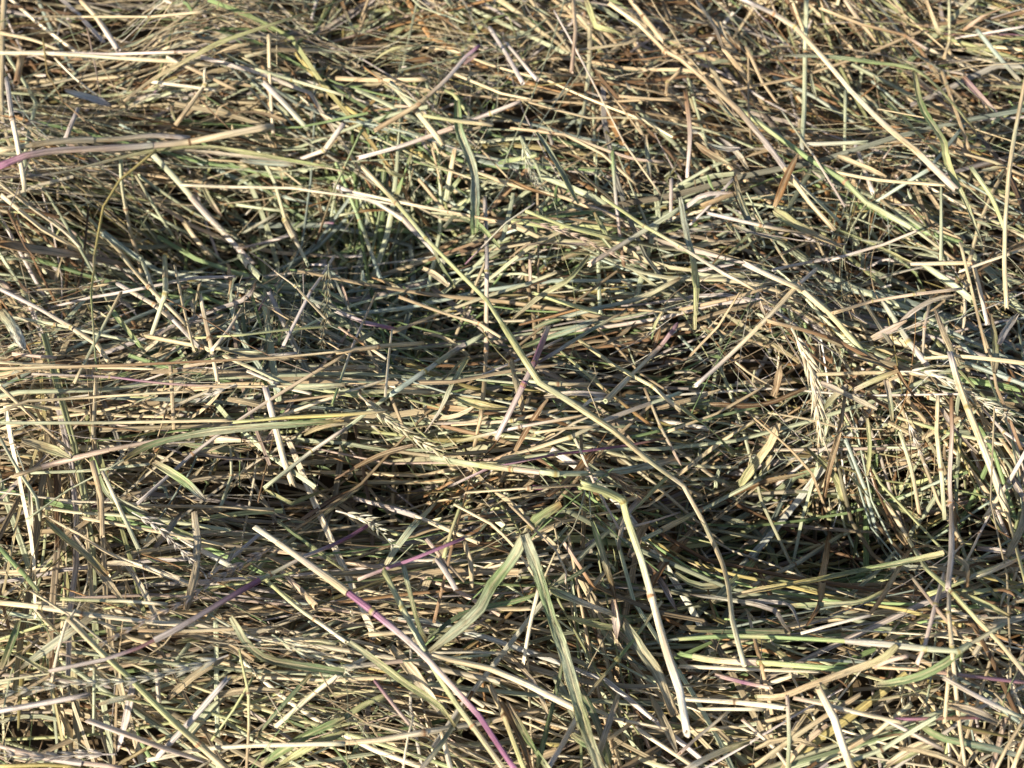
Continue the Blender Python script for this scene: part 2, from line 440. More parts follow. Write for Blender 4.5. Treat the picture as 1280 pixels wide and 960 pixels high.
def loose(n, kind, r, deep, area):
    x0, x1, y0, y1 = area
    x = r.uniform(x0, x1, n); y = r.uniform(y0, y1, n)
    # thinner cover beyond what lies close by
    dist = np.maximum(np.abs(x) - .46, 0) + np.maximum(y - .78, 0) + np.maximum(.02 - y, 0)
    keep = r.random(n) < np.exp(-dist * 3.0) ; x, y = x[keep], y[keep]; n = len(x)
    a = flow_angle(x, y, r)
    # swathes: most pieces lie beside others that the mower laid the same way
    ncl = max(60, n // 22); ci = r.integers(0, n, ncl); member = np.where(r.random(n) < .76)[0]
    mc = ci[r.integers(0, ncl, len(member))]
    off = r.normal(0, 1, (len(member), 2)) * (.028, .011)
    ca, sa = np.cos(a[mc]), np.sin(a[mc])
    x[member] = x[mc] + off[:, 0] * ca - off[:, 1] * sa; y[member] = y[mc] + off[:, 0] * sa + off[:, 1] * ca
    a[member] = a[mc] + r.normal(0, .1, len(member))
    a = a + np.where(r.random(n) < .5, np.pi, 0)
    if kind == 'stalk': ln = r.gamma(4, .036, n) + .045; w = r.uniform(.0004, .0014, n) ; R, prof = 9, ring_profile(6, .6)
    elif kind == 'split': ln = r.gamma(4, .03, n) + .03; w = r.uniform(.0006, .0018, n); R, prof = 9, blade_profile(4, .55, .1)
    elif kind == 'blade': ln = r.gamma(3, .034, n) + .03; w = r.uniform(.0005, .0018, n) ; R, prof = 10, blade_profile(3, .3, .1)
    elif kind == 'fibre': ln = r.gamma(3, .02, n) + .015; w = r.uniform(.00012, .0004, n) ; R, prof = 8, ring_profile(4)
    else: ln = r.gamma(2, .004, n) + .002; w = r.uniform(.0003, .0011, n); R, prof = 5, blade_profile(3, .4, .12)
    ln = np.minimum(ln, .36)
    S = len(prof)
    t = np.linspace(-.5, .5, R)[None, :]
    bend = r.normal(0, .55 if kind != 'fibre' else .9, n) * (r.random(n) < .7)
    ang = a[:, None] + bend[:, None] * t
    dx = np.cos(ang) * ln[:, None] / (R - 1); dy = np.sin(ang) * ln[:, None] / (R - 1)
    # one sharp crease in some
    crease = (r.random(n) < .3)[:, None] * (t > r.uniform(-.3, .3, n)[:, None]) * r.normal(0, .7, n)[:, None]
    ang = ang + crease
    dx = np.cos(ang) * ln[:, None] / (R - 1); dy = np.sin(ang) * ln[:, None] / (R - 1)
    X = x[:, None] + np.cumsum(dx, 1) - dx.sum(1, keepdims=True) / 2
    Y = y[:, None] + np.cumsum(dy, 1) - dy.sum(1, keepdims=True) / 2
    u01 = r.random(n); u01[member] = .7 * r.random(n)[mc] + .3 * u01[member]
    depth = deep[0] + (deep[1] - deep[0]) * u01 ** deep[2]
    Hs = height(X, Y)
    lin = Hs.mean(1, keepdims=True) + (Hs[:, -1:] - Hs[:, :1]) * t
    Z = .45 * Hs + .55 * lin - depth[:, None] + (r.normal(0, .09, n)[:, None] * t) * ln[:, None]
    if kind in ('fibre', 'blade'): Z = Z + np.sin(t * r.uniform(2, 6, n)[:, None] + r.uniform(0, 6, n)[:, None]) * .0025
    P = np.stack([X, Y, Z], -1)
    if kind in ('stalk', 'split'): env = np.ones((n, R)) * np.linspace(1, .85, R)
    elif kind == 'fibre': env = np.ones((n, R)) * np.linspace(1, .4, R)
    else: env = np.ones((n, R)) * np.sin(np.linspace(.75, 2.95, R)) ** .7 
    W = w[:, None] * env
    tw = r.normal(0, .5, n)[:, None] + r.normal(0, 1.0, n)[:, None] * t
    V = sweep(P, W, tw, prof)
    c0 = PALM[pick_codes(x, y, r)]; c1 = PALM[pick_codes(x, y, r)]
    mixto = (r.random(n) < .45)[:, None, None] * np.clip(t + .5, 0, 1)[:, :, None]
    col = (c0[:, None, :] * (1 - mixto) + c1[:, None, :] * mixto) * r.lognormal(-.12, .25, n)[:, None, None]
    col = np.repeat(col[:, :, None, :], S, 2)
    F = grid_faces(R, S)
    FF = (F[None] + (np.arange(n) * R * S)[:, None, None]).reshape(-1, 4)
    base_uv = corner_uv(R, S, np.linspace(0, 1, R), (0, 0))[None].repeat(n, 0)
    base_uv[..., 1] *= ln[:, None] * 1000
    base_uv[..., 0] += r.uniform(0, 500, n)[:, None]; base_uv[..., 1] += r.uniform(0, 5000, n)[:, None]
    return V.reshape(-1, 3), FF, base_uv.reshape(-1, 2), col.reshape(-1, 3).clip(0, .9)

def build_loose():
    r = np.random.default_rng(21)
    A = (-.85, .85, -.22, 1.35)
    sets = [(12800, 'stalk', (.0085, .07, .85)), (5400, 'split', (.008, .058, .8)), (5400, 'blade', (.008, .062, .8)), (13000, 'fibre', (-.002, .04, 1.2)), (15000, 'chaff', (-.001, .045, 1.0))]
    Vs, Fs, us, cs = [], [], [], []; nv = 0
    for n, kind, deep in sets:
        V, F, u, c = loose(n, kind, r, deep, A)
        Vs.append(V); Fs.append(F + nv); us.append(u); cs.append(c); nv += len(V)
    me = mesh_from('loose_hay', np.concatenate(Vs), np.concatenate(Fs), np.concatenate(us), np.concatenate(cs))
    o = link('loose_hay', me, M_LOOSE)
    tag(o, 'tangled mass of short loose dry hay filling the heap beneath the single stalks', 'loose hay', kind='stuff')
build_loose()

def build_ground():
    def axis(lo, hi, c):
        inner = np.linspace(lo, hi, 130); far = np.array([.05, .15, .4, 1, 2.5, 6, 15, 40, 100])
        return np.concatenate([lo - far[::-1], inner, hi + far])
    xs, ys = axis(-1.0, 1.0, 0), axis(-.4, 1.5, .5)
    X, Y = np.meshgrid(xs, ys, indexing='ij')
    dist = np.maximum(np.abs(X) - .7, 0) + np.maximum(Y - 1.1, 0) + np.maximum(-.1 - Y, 0)
    fall = np.exp(-(dist / .25) ** 2)
    Z = (height(np.clip(X, -1, 1), np.clip(Y, -.4, 1.5)) - .078) * fall - .10 * (1 - fall)
    V = np.stack([X, Y, Z], -1).reshape(-1, 3)
    nx, ny = X.shape
    i, j = np.meshgrid(np.arange(nx - 1), np.arange(ny - 1), indexing='ij')
    F = np.stack([i * ny + j, (i + 1) * ny + j, (i + 1) * ny + j + 1, i * ny + j + 1], -1).reshape(-1, 4)
    me = bpy.data.meshes.new('ground'); me.from_pydata(V.tolist(), [], F.tolist()); me.update()
    me.polygons.foreach_set('use_smooth', np.ones(len(F), dtype=bool))
    o = link('ground', me, ground_material()); tag(o, 'dark dry soil and trodden litter under the hay', 'ground', kind='structure')
build_ground()

# ------------------------------------------------------------------ single things: (kind, width mm, colours, label, points mm)
THINGS = [
('c',2.29,'cr,st','long straight cream and straw-coloured stalk, nearly level, crossing the arching yellowgreen blade',[(-303.6,536.4,-13.7),(-270.4,531.8,-9.4),(-227.8,520.7,-2.0),(-190.9,509.8,6.2),(-172.5,508.7,4.0)]),
('c',2.00,'lv,pk','long straight lavender-grey and pinkish stalk, nearly level, touching the arching yellowgreen blade',[(-271.2,531.7,-9.4),(-234.1,526.0,-4.4),(-190.4,512.9,10.5),(-171.9,514.3,10.2)]),
('l',2.38,'yg,yg,st','yellow green blade arching up towards the far edge of the heap',[(-101.0,571.4,-5.1),(-131.2,527.8,19.1),(-164.0,513.0,17.8),(-187.7,503.8,10.1),(-204.9,495.6,4.6),(-217.0,482.2,3.8)]),
('c',2.07,'st','straight straw-coloured stalk, falling rightward, beyond the steep pale stub',[(-308.2,555.3,-15.6),(-286.6,548.1,-14.5),(-266.7,538.8,-14.3)]),
('c',3.54,'ta,lv','thick straight tan and lavender-grey stalk, steep falling rightward, beyond the arching yellowgreen blade',[(-258.4,570.4,-6.3),(-250.5,564.0,-11.2),(-230.8,532.1,-6.5)]),
('c',1.70,'st','long straight straw-coloured stalk, nearly level, beyond the arching yellowgreen blade',[(-254.8,555.4,-3.0),(-205.7,529.6,21.0),(-172.7,528.5,25.6)]),
('w',1.34,'ol,br','long curved olive and dark-brown fine stem, steep falling rightward, right of the steep pale stub',[(-277.9,543.0,-8.4),(-271.2,516.7,-10.7),(-250.0,480.5,5.3),(-229.1,465.6,-5.1)]),
('c',2.00,'cr','straight cream stalk, falling rightward, left of the arching yellowgreen blade',[(-268.6,528.5,-10.6),(-253.9,512.7,-8.8),(-235.5,492.8,-3.5)]),
('l',5.02,'wh,lv','broad straight whitish and lavender-grey blade, falling rightward, left of the arching yellowgreen blade',[(-250.9,490.5,3.4),(-238.3,490.0,-1.6),(-227.0,486.7,-4.7)]),
('c',3.79,'ta,br','short thick straight tan and dark-brown stalk, upright, right of the steep pale stub',[(-292.7,536.5,-17.5),(-289.2,513.1,-13.8)]),
('c',2.94,'lv,cr','pale steep stub with lavender grey top, close to the corner with most straw',[(-280.1,488.8,13.8),(-265.8,451.3,24.2),(-263.7,437.3,11.7),(-262.9,424.2,-2.1)]),
('c',3.32,'lv','short thick straight lavender-grey stalk, steep rising rightward, beyond the level pink stalk',[(-245.1,484.1,-4.2),(-246.9,456.9,-0.8)]),
('w',1.08,'br','straight dark-brown fine stem, upright, beyond the arching yellowgreen blade',[(-250.8,548.2,-4.7),(-240.2,512.0,-6.0),(-233.4,491.7,-2.4)]),
('w',1.34,'ta','straight tan fine stem, steep falling rightward, crossing the arching yellowgreen blade',[(-240.2,521.6,-5.8),(-221.5,488.6,-3.4)]),
('c',2.80,'cr,ta','small cream stub snapped near its tip, standing up from level hay',[(-173.4,503.0,7.7),(-173.9,496.4,1.5),(-190.9,478.6,-11.7)]),
('w',1.07,'br','straight dark-brown fine stem, steep falling rightward, crossing the small snapped stub',[(-181.9,495.2,-3.8),(-171.1,487.4,-8.9),(-160.6,479.4,-16.1)]),
('c',1.98,'cr','straight cream stalk, nearly level, crossing the small snapped stub',[(-205.4,501.1,-0.1),(-169.8,498.1,-4.2)]),
('c',3.02,'st,st,lv','long thick straight straw-coloured and lavender-grey stalk, nearly level, beyond the level pink stalk',[(-272.4,436.3,15.6),(-245.3,449.9,7.2),(-219.4,462.7,-5.2),(-202.1,470.4,-11.0),(-184.4,475.8,-19.1)]),
('c',3.57,'pu,pk,pk,st,cr','nearly level pink stalk, purple at its outer end and cream at its cut tip',[(-272.4,429.1,11.4),(-260.3,435.6,12.0),(-247.3,443.7,6.9),(-215.1,459.2,-8.1),(-184.0,472.6,-18.9),(-163.4,475.6,-16.4),(-138.8,484.2,-19.2)]),
('l',2.64,'lv,yg,yg,gn','long straight lavender-grey and green blade, nearly level, below the level pink stalk',[(-274.1,426.3,5.0),(-249.1,436.0,-3.1),(-226.7,450.7,-10.9),(-202.7,464.1,-17.2),(-174.2,473.3,-24.4),(-157.1,471.9,-26.4),(-121.0,467.7,-31.0),(-95.2,454.9,-23.0)]),
('l',2.10,'wh,cr','long straight whitish and cream blade, nearly level, below the level pink stalk',[(-203.5,466.5,-18.9),(-184.4,473.0,-27.6),(-153.3,472.4,-31.7),(-125.2,471.8,-35.8),(-95.6,456.3,-25.9)]),
('w',1.78,'ol,yl,gn','thin olive stem looping over and hanging down across pale straw',[(-200.8,462.6,-14.8),(-219.5,444.7,-19.6),(-227.9,430.3,-25.8),(-229.4,399.6,-30.3),(-205.1,338.4,22.6),(-200.1,312.1,20.7),(-197.6,299.0,18.8)]),
('c',3.75,'gr,lv','long thick straight grey-green and lavender-grey stalk, steep falling rightward, touching the looping olive stem',[(-204.3,465.8,-22.7),(-193.0,459.4,-38.2),(-177.0,448.1,-59.7),(-152.7,425.8,-72.9)]),
('w',1.95,'cr,cr,wh','long straight cream and whitish fine stem, nearly level, touching the longest pale stalk',[(-190.5,454.6,-35.3),(-161.5,457.3,-40.8),(-129.4,456.4,-41.1),(-95.6,444.2,-32.4),(-64.6,436.2,-31.0)]),
('c',2.82,'gr,st','thick straight grey-green and straw-coloured stalk, upright, crossing the looping olive stem',[(-221.0,459.3,-18.7),(-221.4,448.2,-29.4),(-218.9,428.3,-52.0)]),
('c',2.29,'gr','straight grey-green stalk, steep falling rightward, below the looping olive stem',[(-213.3,454.5,-27.4),(-197.3,435.9,-63.5)]),
('c',2.32,'gr','straight grey-green stalk, falling rightward, below the level pink stalk',[(-212.8,456.2,-30.6),(-188.1,451.6,-56.4),(-164.4,444.9,-71.6)]),
('c',3.47,'st','short thick straight straw-coloured stalk, steep falling rightward, beyond the straight ridge stalk',[(-190.6,441.8,-55.4),(-175.6,425.0,-66.4)]),
('c',1.97,'gr,st','straight grey-green and straw-coloured stalk, steep falling rightward, crossing the looping olive stem',[(-240.8,430.1,-28.8),(-218.9,415.8,-59.0)]),
('l',6.26,'ta,lv','long broad straight tan and lavender-grey blade, nearly level, crossing the looping olive stem',[(-272.5,393.8,-9.2),(-259.3,397.1,-18.8),(-238.0,403.4,-34.7),(-218.9,410.8,-53.5)]),
('c',2.43,'st','straight straw-coloured stalk, falling rightward, below the steep pale stub',[(-275.1,421.0,-2.9),(-256.8,410.7,-18.4),(-238.1,405.5,-34.1)]),
('c',2.70,'st,cr','thick straight straw-coloured and cream stalk, falling rightward, below the steep pale stub',[(-274.8,425.2,2.4),(-258.8,416.9,-11.9),(-245.2,411.3,-24.1),(-236.2,404.8,-33.1)]),
('w',1.26,'br','curved dark-brown fine stem, steep falling rightward, below the steep pale stub',[(-270.9,412.6,-6.4),(-261.4,394.9,-14.6),(-252.3,389.2,-21.7)]),
('c',3.14,'ta','short thick straight tan stalk, upright, right of the straight ridge stalk',[(-217.9,427.8,-51.3),(-213.4,411.9,-61.6)]),
('c',2.29,'gr','straight grey-green stalk, falling rightward, beyond the level pink stalk',[(-147.5,512.7,-2.2),(-128.4,513.3,-11.7),(-96.7,499.9,-10.0)]),
('c',3.45,'lv,gr','thick straight lavender-grey and grey-green stalk, steep falling rightward, beyond the level pink stalk',[(-143.6,509.0,-9.5),(-119.0,489.0,-26.9)]),
('l',2.11,'ta','straight tan blade, nearly level, beyond the level pink stalk',[(-161.4,489.8,-13.8),(-146.6,493.4,-17.7),(-131.2,491.0,-22.1)]),
('c',2.55,'lv','thick kinked lavender-grey stalk, rising rightward, left of the longest pale stalk',[(-95.1,477.6,-9.5),(-107.1,468.9,-21.6),(-125.0,472.5,-34.2)]),
('c',3.13,'gr,st,gr','long thick straight grey-green and straw-coloured stalk, steep falling rightward, below the level pink stalk',[(-147.9,479.4,-32.7),(-139.3,466.4,-46.7),(-132.8,446.7,-57.9),(-110.0,389.2,-21.8)]),
('w',1.23,'st','straight straw-coloured fine stem, falling rightward, below the level pink stalk',[(-139.3,476.1,-41.0),(-112.1,452.5,-44.6)]),
('c',2.03,'pk,lv','straight pinkish and lavender-grey stalk, rising rightward, below the level pink stalk',[(-160.0,431.3,-65.4),(-145.3,434.0,-62.4),(-130.0,435.0,-57.1)]),
('c',2.04,'bl','short straight blue-green stalk, rising rightward, below the level pink stalk',[(-158.1,443.4,-65.5),(-139.5,450.3,-57.3)]),
('c',2.18,'gr','straight grey-green stalk, nearly level, below the level pink stalk',[(-161.3,455.0,-54.2),(-132.9,451.0,-55.6)]),
('c',2.03,'gr','straight grey-green stalk, falling rightward, beyond the straight ridge stalk',[(-210.2,443.5,-46.1),(-188.4,439.8,-64.8),(-168.9,425.6,-72.7)]),
('l',4.54,'bl,gr','broad straight blue-green and grey-green blade, nearly level, right of the straight ridge stalk',[(-238.0,420.0,-40.8),(-214.8,428.6,-60.4),(-195.7,437.5,-69.7)]),
('c',2.50,'ta,ta,lv,pu','tan stalk with a purple tip, sloping up from shaded hollow',[(-74.9,466.0,-1.0),(-51.6,474.4,9.6),(-36.9,492.9,9.5),(-26.5,510.1,9.1),(-18.0,517.7,11.1)]),
('l',2.40,'pu,pk','short straight purple and pinkish blade, rising rightward, below the purple-tipped tan stalk',[(-27.5,511.8,2.0),(-22.1,516.7,3.5),(-18.9,519.7,3.7)]),
('c',3.33,'gr,st','thick straight grey-green and straw-coloured stalk, steep falling rightward, crossing the purple-tipped tan stalk',[(-68.1,495.1,5.0),(-53.7,477.3,2.0),(-38.6,463.4,-10.7)]),
('c',2.49,'lv','long thick straight lavender-grey stalk, rising rightward, crossing the tall bluish blade',[(-86.4,461.1,-19.0),(-60.3,464.4,-11.8),(-32.3,471.0,-4.3),(-12.3,476.6,0.7),(3.0,476.2,9.9)]),
('l',4.89,'gn,bl,gn','tall bluish green blade standing in the shaded hollow among broken stalks',[(-30.8,483.5,2.0),(-29.2,466.5,-3.9),(-21.5,447.8,-14.4),(-19.6,394.2,-1.4)]),
('l',2.98,'gn','straight green blade, steep rising rightward, touching the longest pale stalk',[(-56.8,462.6,-17.8),(-62.8,452.9,-30.2),(-67.0,446.5,-37.2)]),
('l',4.14,'yg','short broad curved yellowish-green blade, falling rightward, beyond the longest pale stalk',[(-71.6,456.3,-21.1),(-67.0,453.8,-24.0),(-61.6,452.8,-25.3)]),
('c',2.20,'yg,st','straight yellowish-green and straw-coloured stalk, nearly level, crossing the tall bluish blade',[(-49.0,473.2,2.1),(-10.7,467.0,1.2)]),
('c',1.68,'st','straight straw-coloured stalk, falling rightward, touching the purple-tipped tan stalk',[(-33.2,509.0,-2.8),(-6.2,489.1,2.6),(10.7,480.9,7.0)]),
('p',4.86,'gr,wh','straight grey-green and whitish seed head, upright, right of the tall bluish blade',[(4.5,451.3,8.9),(8.9,435.6,4.8),(13.7,412.7,14.3)]),
('l',3.64,'gr,yg','broad straight grey-green and yellowish-green blade, steep falling rightward, right of the tall bluish blade',[(13.4,453.0,11.4),(23.6,435.0,7.7),(34.8,408.3,6.2)]),
('c',1.90,'ta,pk','long straight tan and pinkish stalk, nearly level, below the far thick straw stalk',[(-0.0,464.5,1.8),(28.5,455.2,6.7),(52.4,446.7,3.0),(67.8,445.5,-2.4),(83.3,446.2,-5.6)]),
('c',1.62,'st','straight straw-coloured stalk, falling rightward, below the far thick straw stalk',[(28.5,455.0,6.9),(49.3,444.5,3.3),(67.5,431.8,-6.8)]),
('c',1.80,'lv,st','long straight lavender-grey and straw-coloured stalk, steep falling rightward, below the far thick straw stalk',[(23.9,544.6,11.4),(36.0,516.5,9.1),(49.2,484.8,5.0),(61.0,447.4,8.9),(80.9,427.3,-8.3)]),
('c',3.19,'ta','thick straight tan stalk, steep falling rightward, beyond the far thick straw stalk',[(69.8,561.0,4.6),(77.9,552.5,-0.3),(87.1,527.2,4.9)]),
('l',3.63,'yg','broad curved yellowish-green blade, steep falling rightward, below the far thick straw stalk',[(43.4,555.6,9.6),(48.2,533.3,10.6),(65.0,530.2,6.3)]),
('c',2.84,'ta,br','thick straight tan and dark-brown stalk, upright, left of the far thick straw stalk',[(35.4,556.0,9.1),(36.2,529.2,11.4),(33.5,503.2,5.4)]),
('c',2.00,'st','straight straw-coloured stalk, nearly level, below the far thick straw stalk',[(34.7,519.7,4.8),(66.8,528.0,2.0),(73.5,532.9,1.4)]),
('c',2.52,'ta','short thick kinked tan stalk, steep rising rightward, below the far thick straw stalk',[(95.0,502.4,6.1),(88.0,498.0,2.0),(86.7,489.2,1.4)]),
('c',1.95,'ta','straight tan stalk, nearly level, below the far thick straw stalk',[(60.2,486.8,2.8),(94.5,485.3,0.5)]),
('w',1.31,'ta','straight tan fine stem, steep falling rightward, below the far thick straw stalk',[(50.1,500.1,-0.2),(71.0,459.6,3.9)]),
('c',2.46,'gn','short thick straight green stalk, nearly level, right of the tall bluish blade',[(-6.9,451.9,-12.3),(13.6,447.3,-1.1)]),
('c',3.63,'lv','long thick curved lavender-grey stalk, falling rightward, crossing the longest pale stalk',[(-101.3,453.8,-36.3),(-77.5,445.5,-41.0),(-61.4,435.1,-42.9),(-35.4,386.7,-18.2)]),
('c',2.74,'st,yg,yg,yg,st,cr,cr,st,st,cr','longest pale stalk, running down from the shaded hollow and kinked three times',[(-82.8,446.6,-9.5),(-62.5,420.1,-8.5),(-44.1,382.8,9.1),(-27.9,362.6,10.0),(-12.4,346.2,6.9),(-2.7,318.9,22.2),(6.0,283.7,52.2),(12.0,273.9,50.0),(28.1,266.0,43.1),(44.7,260.5,30.7),(62.5,257.1,7.8),(82.9,255.8,-17.3),(95.3,244.5,-38.3),(97.6,211.8,-11.9),(93.6,175.4,19.0),(96.5,155.1,21.0)]),
('c',1.92,'cr,ta','long straight cream and tan stalk, nearly level, crossing the longest pale stalk',[(-89.9,445.5,-30.9),(-63.8,438.6,-30.9),(-35.4,429.7,-28.3),(-8.6,394.7,8.6)]),
('c',2.55,'lv,lv,ta,ta','long straight lavender-grey and tan stalk, upright, crossing the longest pale stalk',[(-15.0,431.6,-17.5),(-13.1,366.3,3.3),(-13.3,334.7,-23.5),(-14.9,274.8,17.2),(-18.4,270.4,-3.5)]),
('c',1.55,'pu,lv','straight purple and lavender-grey stalk, rising rightward, right of the tall bluish blade',[(-24.5,378.8,-7.1),(-2.9,394.5,7.7),(11.5,403.4,12.3)]),
('l',2.97,'gn','short straight green blade, steep rising rightward, left of the tall bluish blade',[(-29.6,450.7,-25.1),(-37.7,444.9,-35.1)]),
('l',3.55,'yg,gr','short broad straight yellowish-green and grey-green blade, rising rightward, touching the tall bluish blade',[(-20.1,440.4,-24.7),(-29.7,439.8,-33.8),(-38.4,433.6,-40.9)]),
('c',1.97,'ta','straight tan stalk, steep falling rightward, left of the tall bluish blade',[(-53.4,454.1,-29.3),(-37.7,438.4,-39.5),(-32.8,431.4,-38.1)]),
('l',1.96,'rd','straight rust-brown blade, falling rightward, right of the tall bluish blade',[(-3.0,435.3,-6.4),(10.2,416.4,7.5),(23.2,411.3,7.0)]),
('c',1.84,'yg,st','long straight yellowish-green and straw-coloured stalk, falling rightward, beyond the tan-to-purple blade',[(47.6,410.7,8.1),(70.7,404.6,-8.1),(88.2,386.9,-2.6),(103.4,348.3,28.2),(117.7,340.6,26.4)]),
('l',3.35,'yg,gn','broad curved yellowish-green and green blade, falling rightward, beyond the tan-to-purple blade',[(43.8,407.4,0.3),(51.3,396.7,-8.4),(68.2,399.6,-16.0)]),
('p',4.10,'pk,ta','long straight pinkish and tan seed head, falling rightward, beyond the tan-to-purple blade',[(9.0,389.0,15.7),(31.1,387.5,6.9),(51.1,380.1,0.9),(66.4,374.4,-1.1)]),
('l',2.47,'pk,ta','curved pinkish and tan blade, nearly level, right of the tall bluish blade',[(40.7,390.8,-6.5),(8.6,385.1,1.3),(-1.4,379.8,-3.7)]),
('c',1.32,'br','long thin straight dark-brown stalk, nearly level, beyond the tan-to-purple blade',[(2.9,401.3,3.4),(35.1,404.7,-3.3),(65.9,410.3,-17.8)]),
('c',2.17,'lv','short straight lavender-grey stalk, upright, left of the broad yellowish blade',[(87.7,437.7,-9.3),(87.4,416.6,-18.7)]),
('c',2.91,'gr,lv','thick straight grey-green and lavender-grey stalk, rising rightward, beyond the tan-to-purple blade',[(90.9,416.6,-9.1),(68.1,402.7,-12.8),(40.4,378.7,-7.1)]),
('c',3.37,'ta,gr','thick straight tan and grey-green stalk, upright, left of the tall bluish blade',[(-32.5,463.2,-13.9),(-37.7,444.8,-35.1)]),
('c',1.97,'ta','short straight tan stalk, upright, left of the tall bluish blade',[(-45.0,463.8,-14.6),(-40.1,449.4,-33.3)]),
('c',2.55,'ta','thick straight tan stalk, nearly level, beyond the purple-tipped tan stalk',[(-102.6,514.8,-12.1),(-74.9,500.5,1.6),(-48.1,497.5,4.7)]),
('l',3.55,'rd','short broad straight rust-brown blade, nearly level, beyond the purple-tipped tan stalk',[(-59.7,505.5,10.6),(-45.3,511.0,7.1)]),
('l',2.46,'rd','curved rust-brown blade, falling rightward, beyond the purple-tipped tan stalk',[(-54.8,564.1,-13.5),(-43.6,549.7,2.4),(-31.5,528.8,11.8)]),
('l',2.97,'yg','short broad curved yellowish-green blade, rising rightward, beyond the purple-tipped tan stalk',[(-80.1,511.7,3.2),(-70.3,515.1,9.4),(-60.7,515.1,12.6)]),
('l',3.23,'yg','short broad straight yellowish-green blade, rising rightward, right of the arching yellowgreen blade',[(-77.3,566.6,-31.6),(-66.5,575.1,-29.6)]),
('c',2.58,'lv','thick straight lavender-grey stalk, steep falling rightward, right of the purple-tipped tan stalk',[(-13.1,553.0,-9.4),(-3.2,522.4,-1.1),(6.2,495.2,4.9)]),
('c',2.57,'lv','thick straight lavender-grey stalk right of the tall bluish blade',[(-3.2,533.7,-3.7),(14.1,500.8,1.3)]),
('l',3.41,'gr','short broad straight grey-green blade, falling rightward, right of the purple-tipped tan stalk',[(9.9,566.5,-4.8),(22.6,548.9,3.1)]),
('c',2.98,'st,ta,ta,st,st','thick straw coloured stalk slanting down from the far edge beside the rusty curled blade',[(56.1,544.1,17.2),(72.6,530.4,14.4),(86.3,508.7,14.9),(94.0,503.2,14.9),(108.6,489.2,11.3),(126.0,478.0,1.7),(136.7,445.4,11.0),(148.4,426.8,6.2),(158.2,411.7,2.1),(170.5,398.6,-3.7)]),
('c',2.91,'lv,st,cr,st,ta','broad bleached cream stalk lying under the kinked blue green blade',[(134.1,551.4,13.5),(153.4,550.7,3.5),(166.2,543.4,-0.1),(177.1,512.9,6.3),(191.7,493.9,-0.2),(202.4,459.6,10.6),(211.1,427.8,25.0),(228.8,406.1,20.3)]),
('l',1.70,'yg','narrow straight yellowish-green blade, upright, crossing the bleached cream stalk',[(160.1,564.2,1.6),(164.9,545.5,-8.7),(168.2,530.6,-9.4)]),
('c',2.56,'gr','long thick straight grey-green stalk, upright, crossing the bent bluegreen blade',[(174.4,562.9,2.8),(172.2,531.9,-8.5),(166.4,487.7,-9.3),(158.5,449.6,-0.4)]),
('l',2.63,'bl,gn,yg,yg','blue green blade bent sharply and turning yellow green past its bend',[(154.1,521.3,0.0),(180.9,515.4,4.8),(205.4,511.1,4.8),(226.6,502.6,8.1),(237.0,477.0,15.5),(246.5,443.4,22.2)]),
('l',3.34,'yg,gn,yg,gr','long broad straight yellowish-green and grey-green blade, steep falling rightward, touching the bent bluegreen blade',[(227.8,504.0,4.5),(225.6,472.0,10.1),(226.5,433.5,24.9),(227.5,423.9,20.9),(235.0,400.9,15.6),(241.3,378.8,9.7)]),
('c',1.97,'gr','straight grey-green stalk, upright, below the bleached cream stalk',[(192.6,504.3,-11.3),(186.1,456.6,-10.9)]),
('c',2.35,'ta','thick straight tan stalk, steep falling rightward, beyond the bent bluegreen blade',[(197.6,564.1,1.7),(206.1,555.0,-4.8),(217.1,544.8,-12.4)]),
('c',1.90,'ta,br','long straight tan and dark-brown stalk, falling rightward, beyond the bent bluegreen blade',[(182.5,558.5,0.5),(206.4,548.7,-3.1),(233.6,546.0,-9.2),(245.7,536.7,-11.1)]),
('l',2.76,'pk,rd','broad straight pinkish and rust-brown blade, rising rightward, beyond the upright curving stalk',[(267.0,547.0,-5.7),(279.2,550.6,3.6),(298.0,551.1,10.6)]),
('c',2.07,'gr,ta','straight grey-green and tan stalk, upright, beyond the bent bluegreen blade',[(263.6,572.8,-6.4),(262.0,547.8,-15.4),(255.7,533.1,-14.1)]),
('c',2.93,'ta','short thick straight tan stalk, steep falling rightward, beyond the bent bluegreen blade',[(245.3,563.2,2.5),(253.0,547.0,-8.0)]),
('c',2.30,'bl','straight blue-green stalk, steep falling rightward, left of the upright curving stalk',[(274.8,546.2,-5.0),(281.7,525.4,-4.1),(288.6,502.6,-0.6)]),
('c',2.61,'ta,st,st','upright curving straw stalk close beside the edge, tan at its top',[(284.8,490.6,14.9),(260.2,422.4,20.6),(250.3,386.1,20.9),(248.2,364.2,13.3),(246.6,342.1,8.7)]),
('c',1.93,'ta','straight tan stalk, upright, crossing the bent bluegreen blade',[(249.2,517.4,-7.1),(245.1,474.6,7.2),(243.9,438.9,14.3)]),
('l',3.52,'pu,pk','broad straight purple and pinkish blade, steep falling rightward, right of the bent bluegreen blade',[(256.4,502.2,2.0),(263.8,484.8,2.8),(274.7,471.7,-0.7)]),
('c',2.45,'gr','thick straight grey-green stalk, nearly level, right of the rusty curled blade',[(163.2,455.5,-1.5),(195.4,455.6,0.6)]),
('c',2.17,'lv','straight lavender-grey stalk, upright, below the bleached cream stalk',[(191.0,461.5,-6.2),(193.6,420.9,-0.4)]),
('c',1.92,'yg','straight yellowish-green stalk, steep falling rightward, beyond the bleached cream stalk',[(212.7,501.6,-10.6),(220.8,465.5,1.8),(226.2,434.8,16.9)]),
('w',1.37,'br','curved dark-brown fine stem, rising rightward, crossing the bleached cream stalk',[(199.4,436.0,8.8),(205.4,442.8,12.0),(212.3,440.6,17.8),(222.1,436.2,21.8)]),
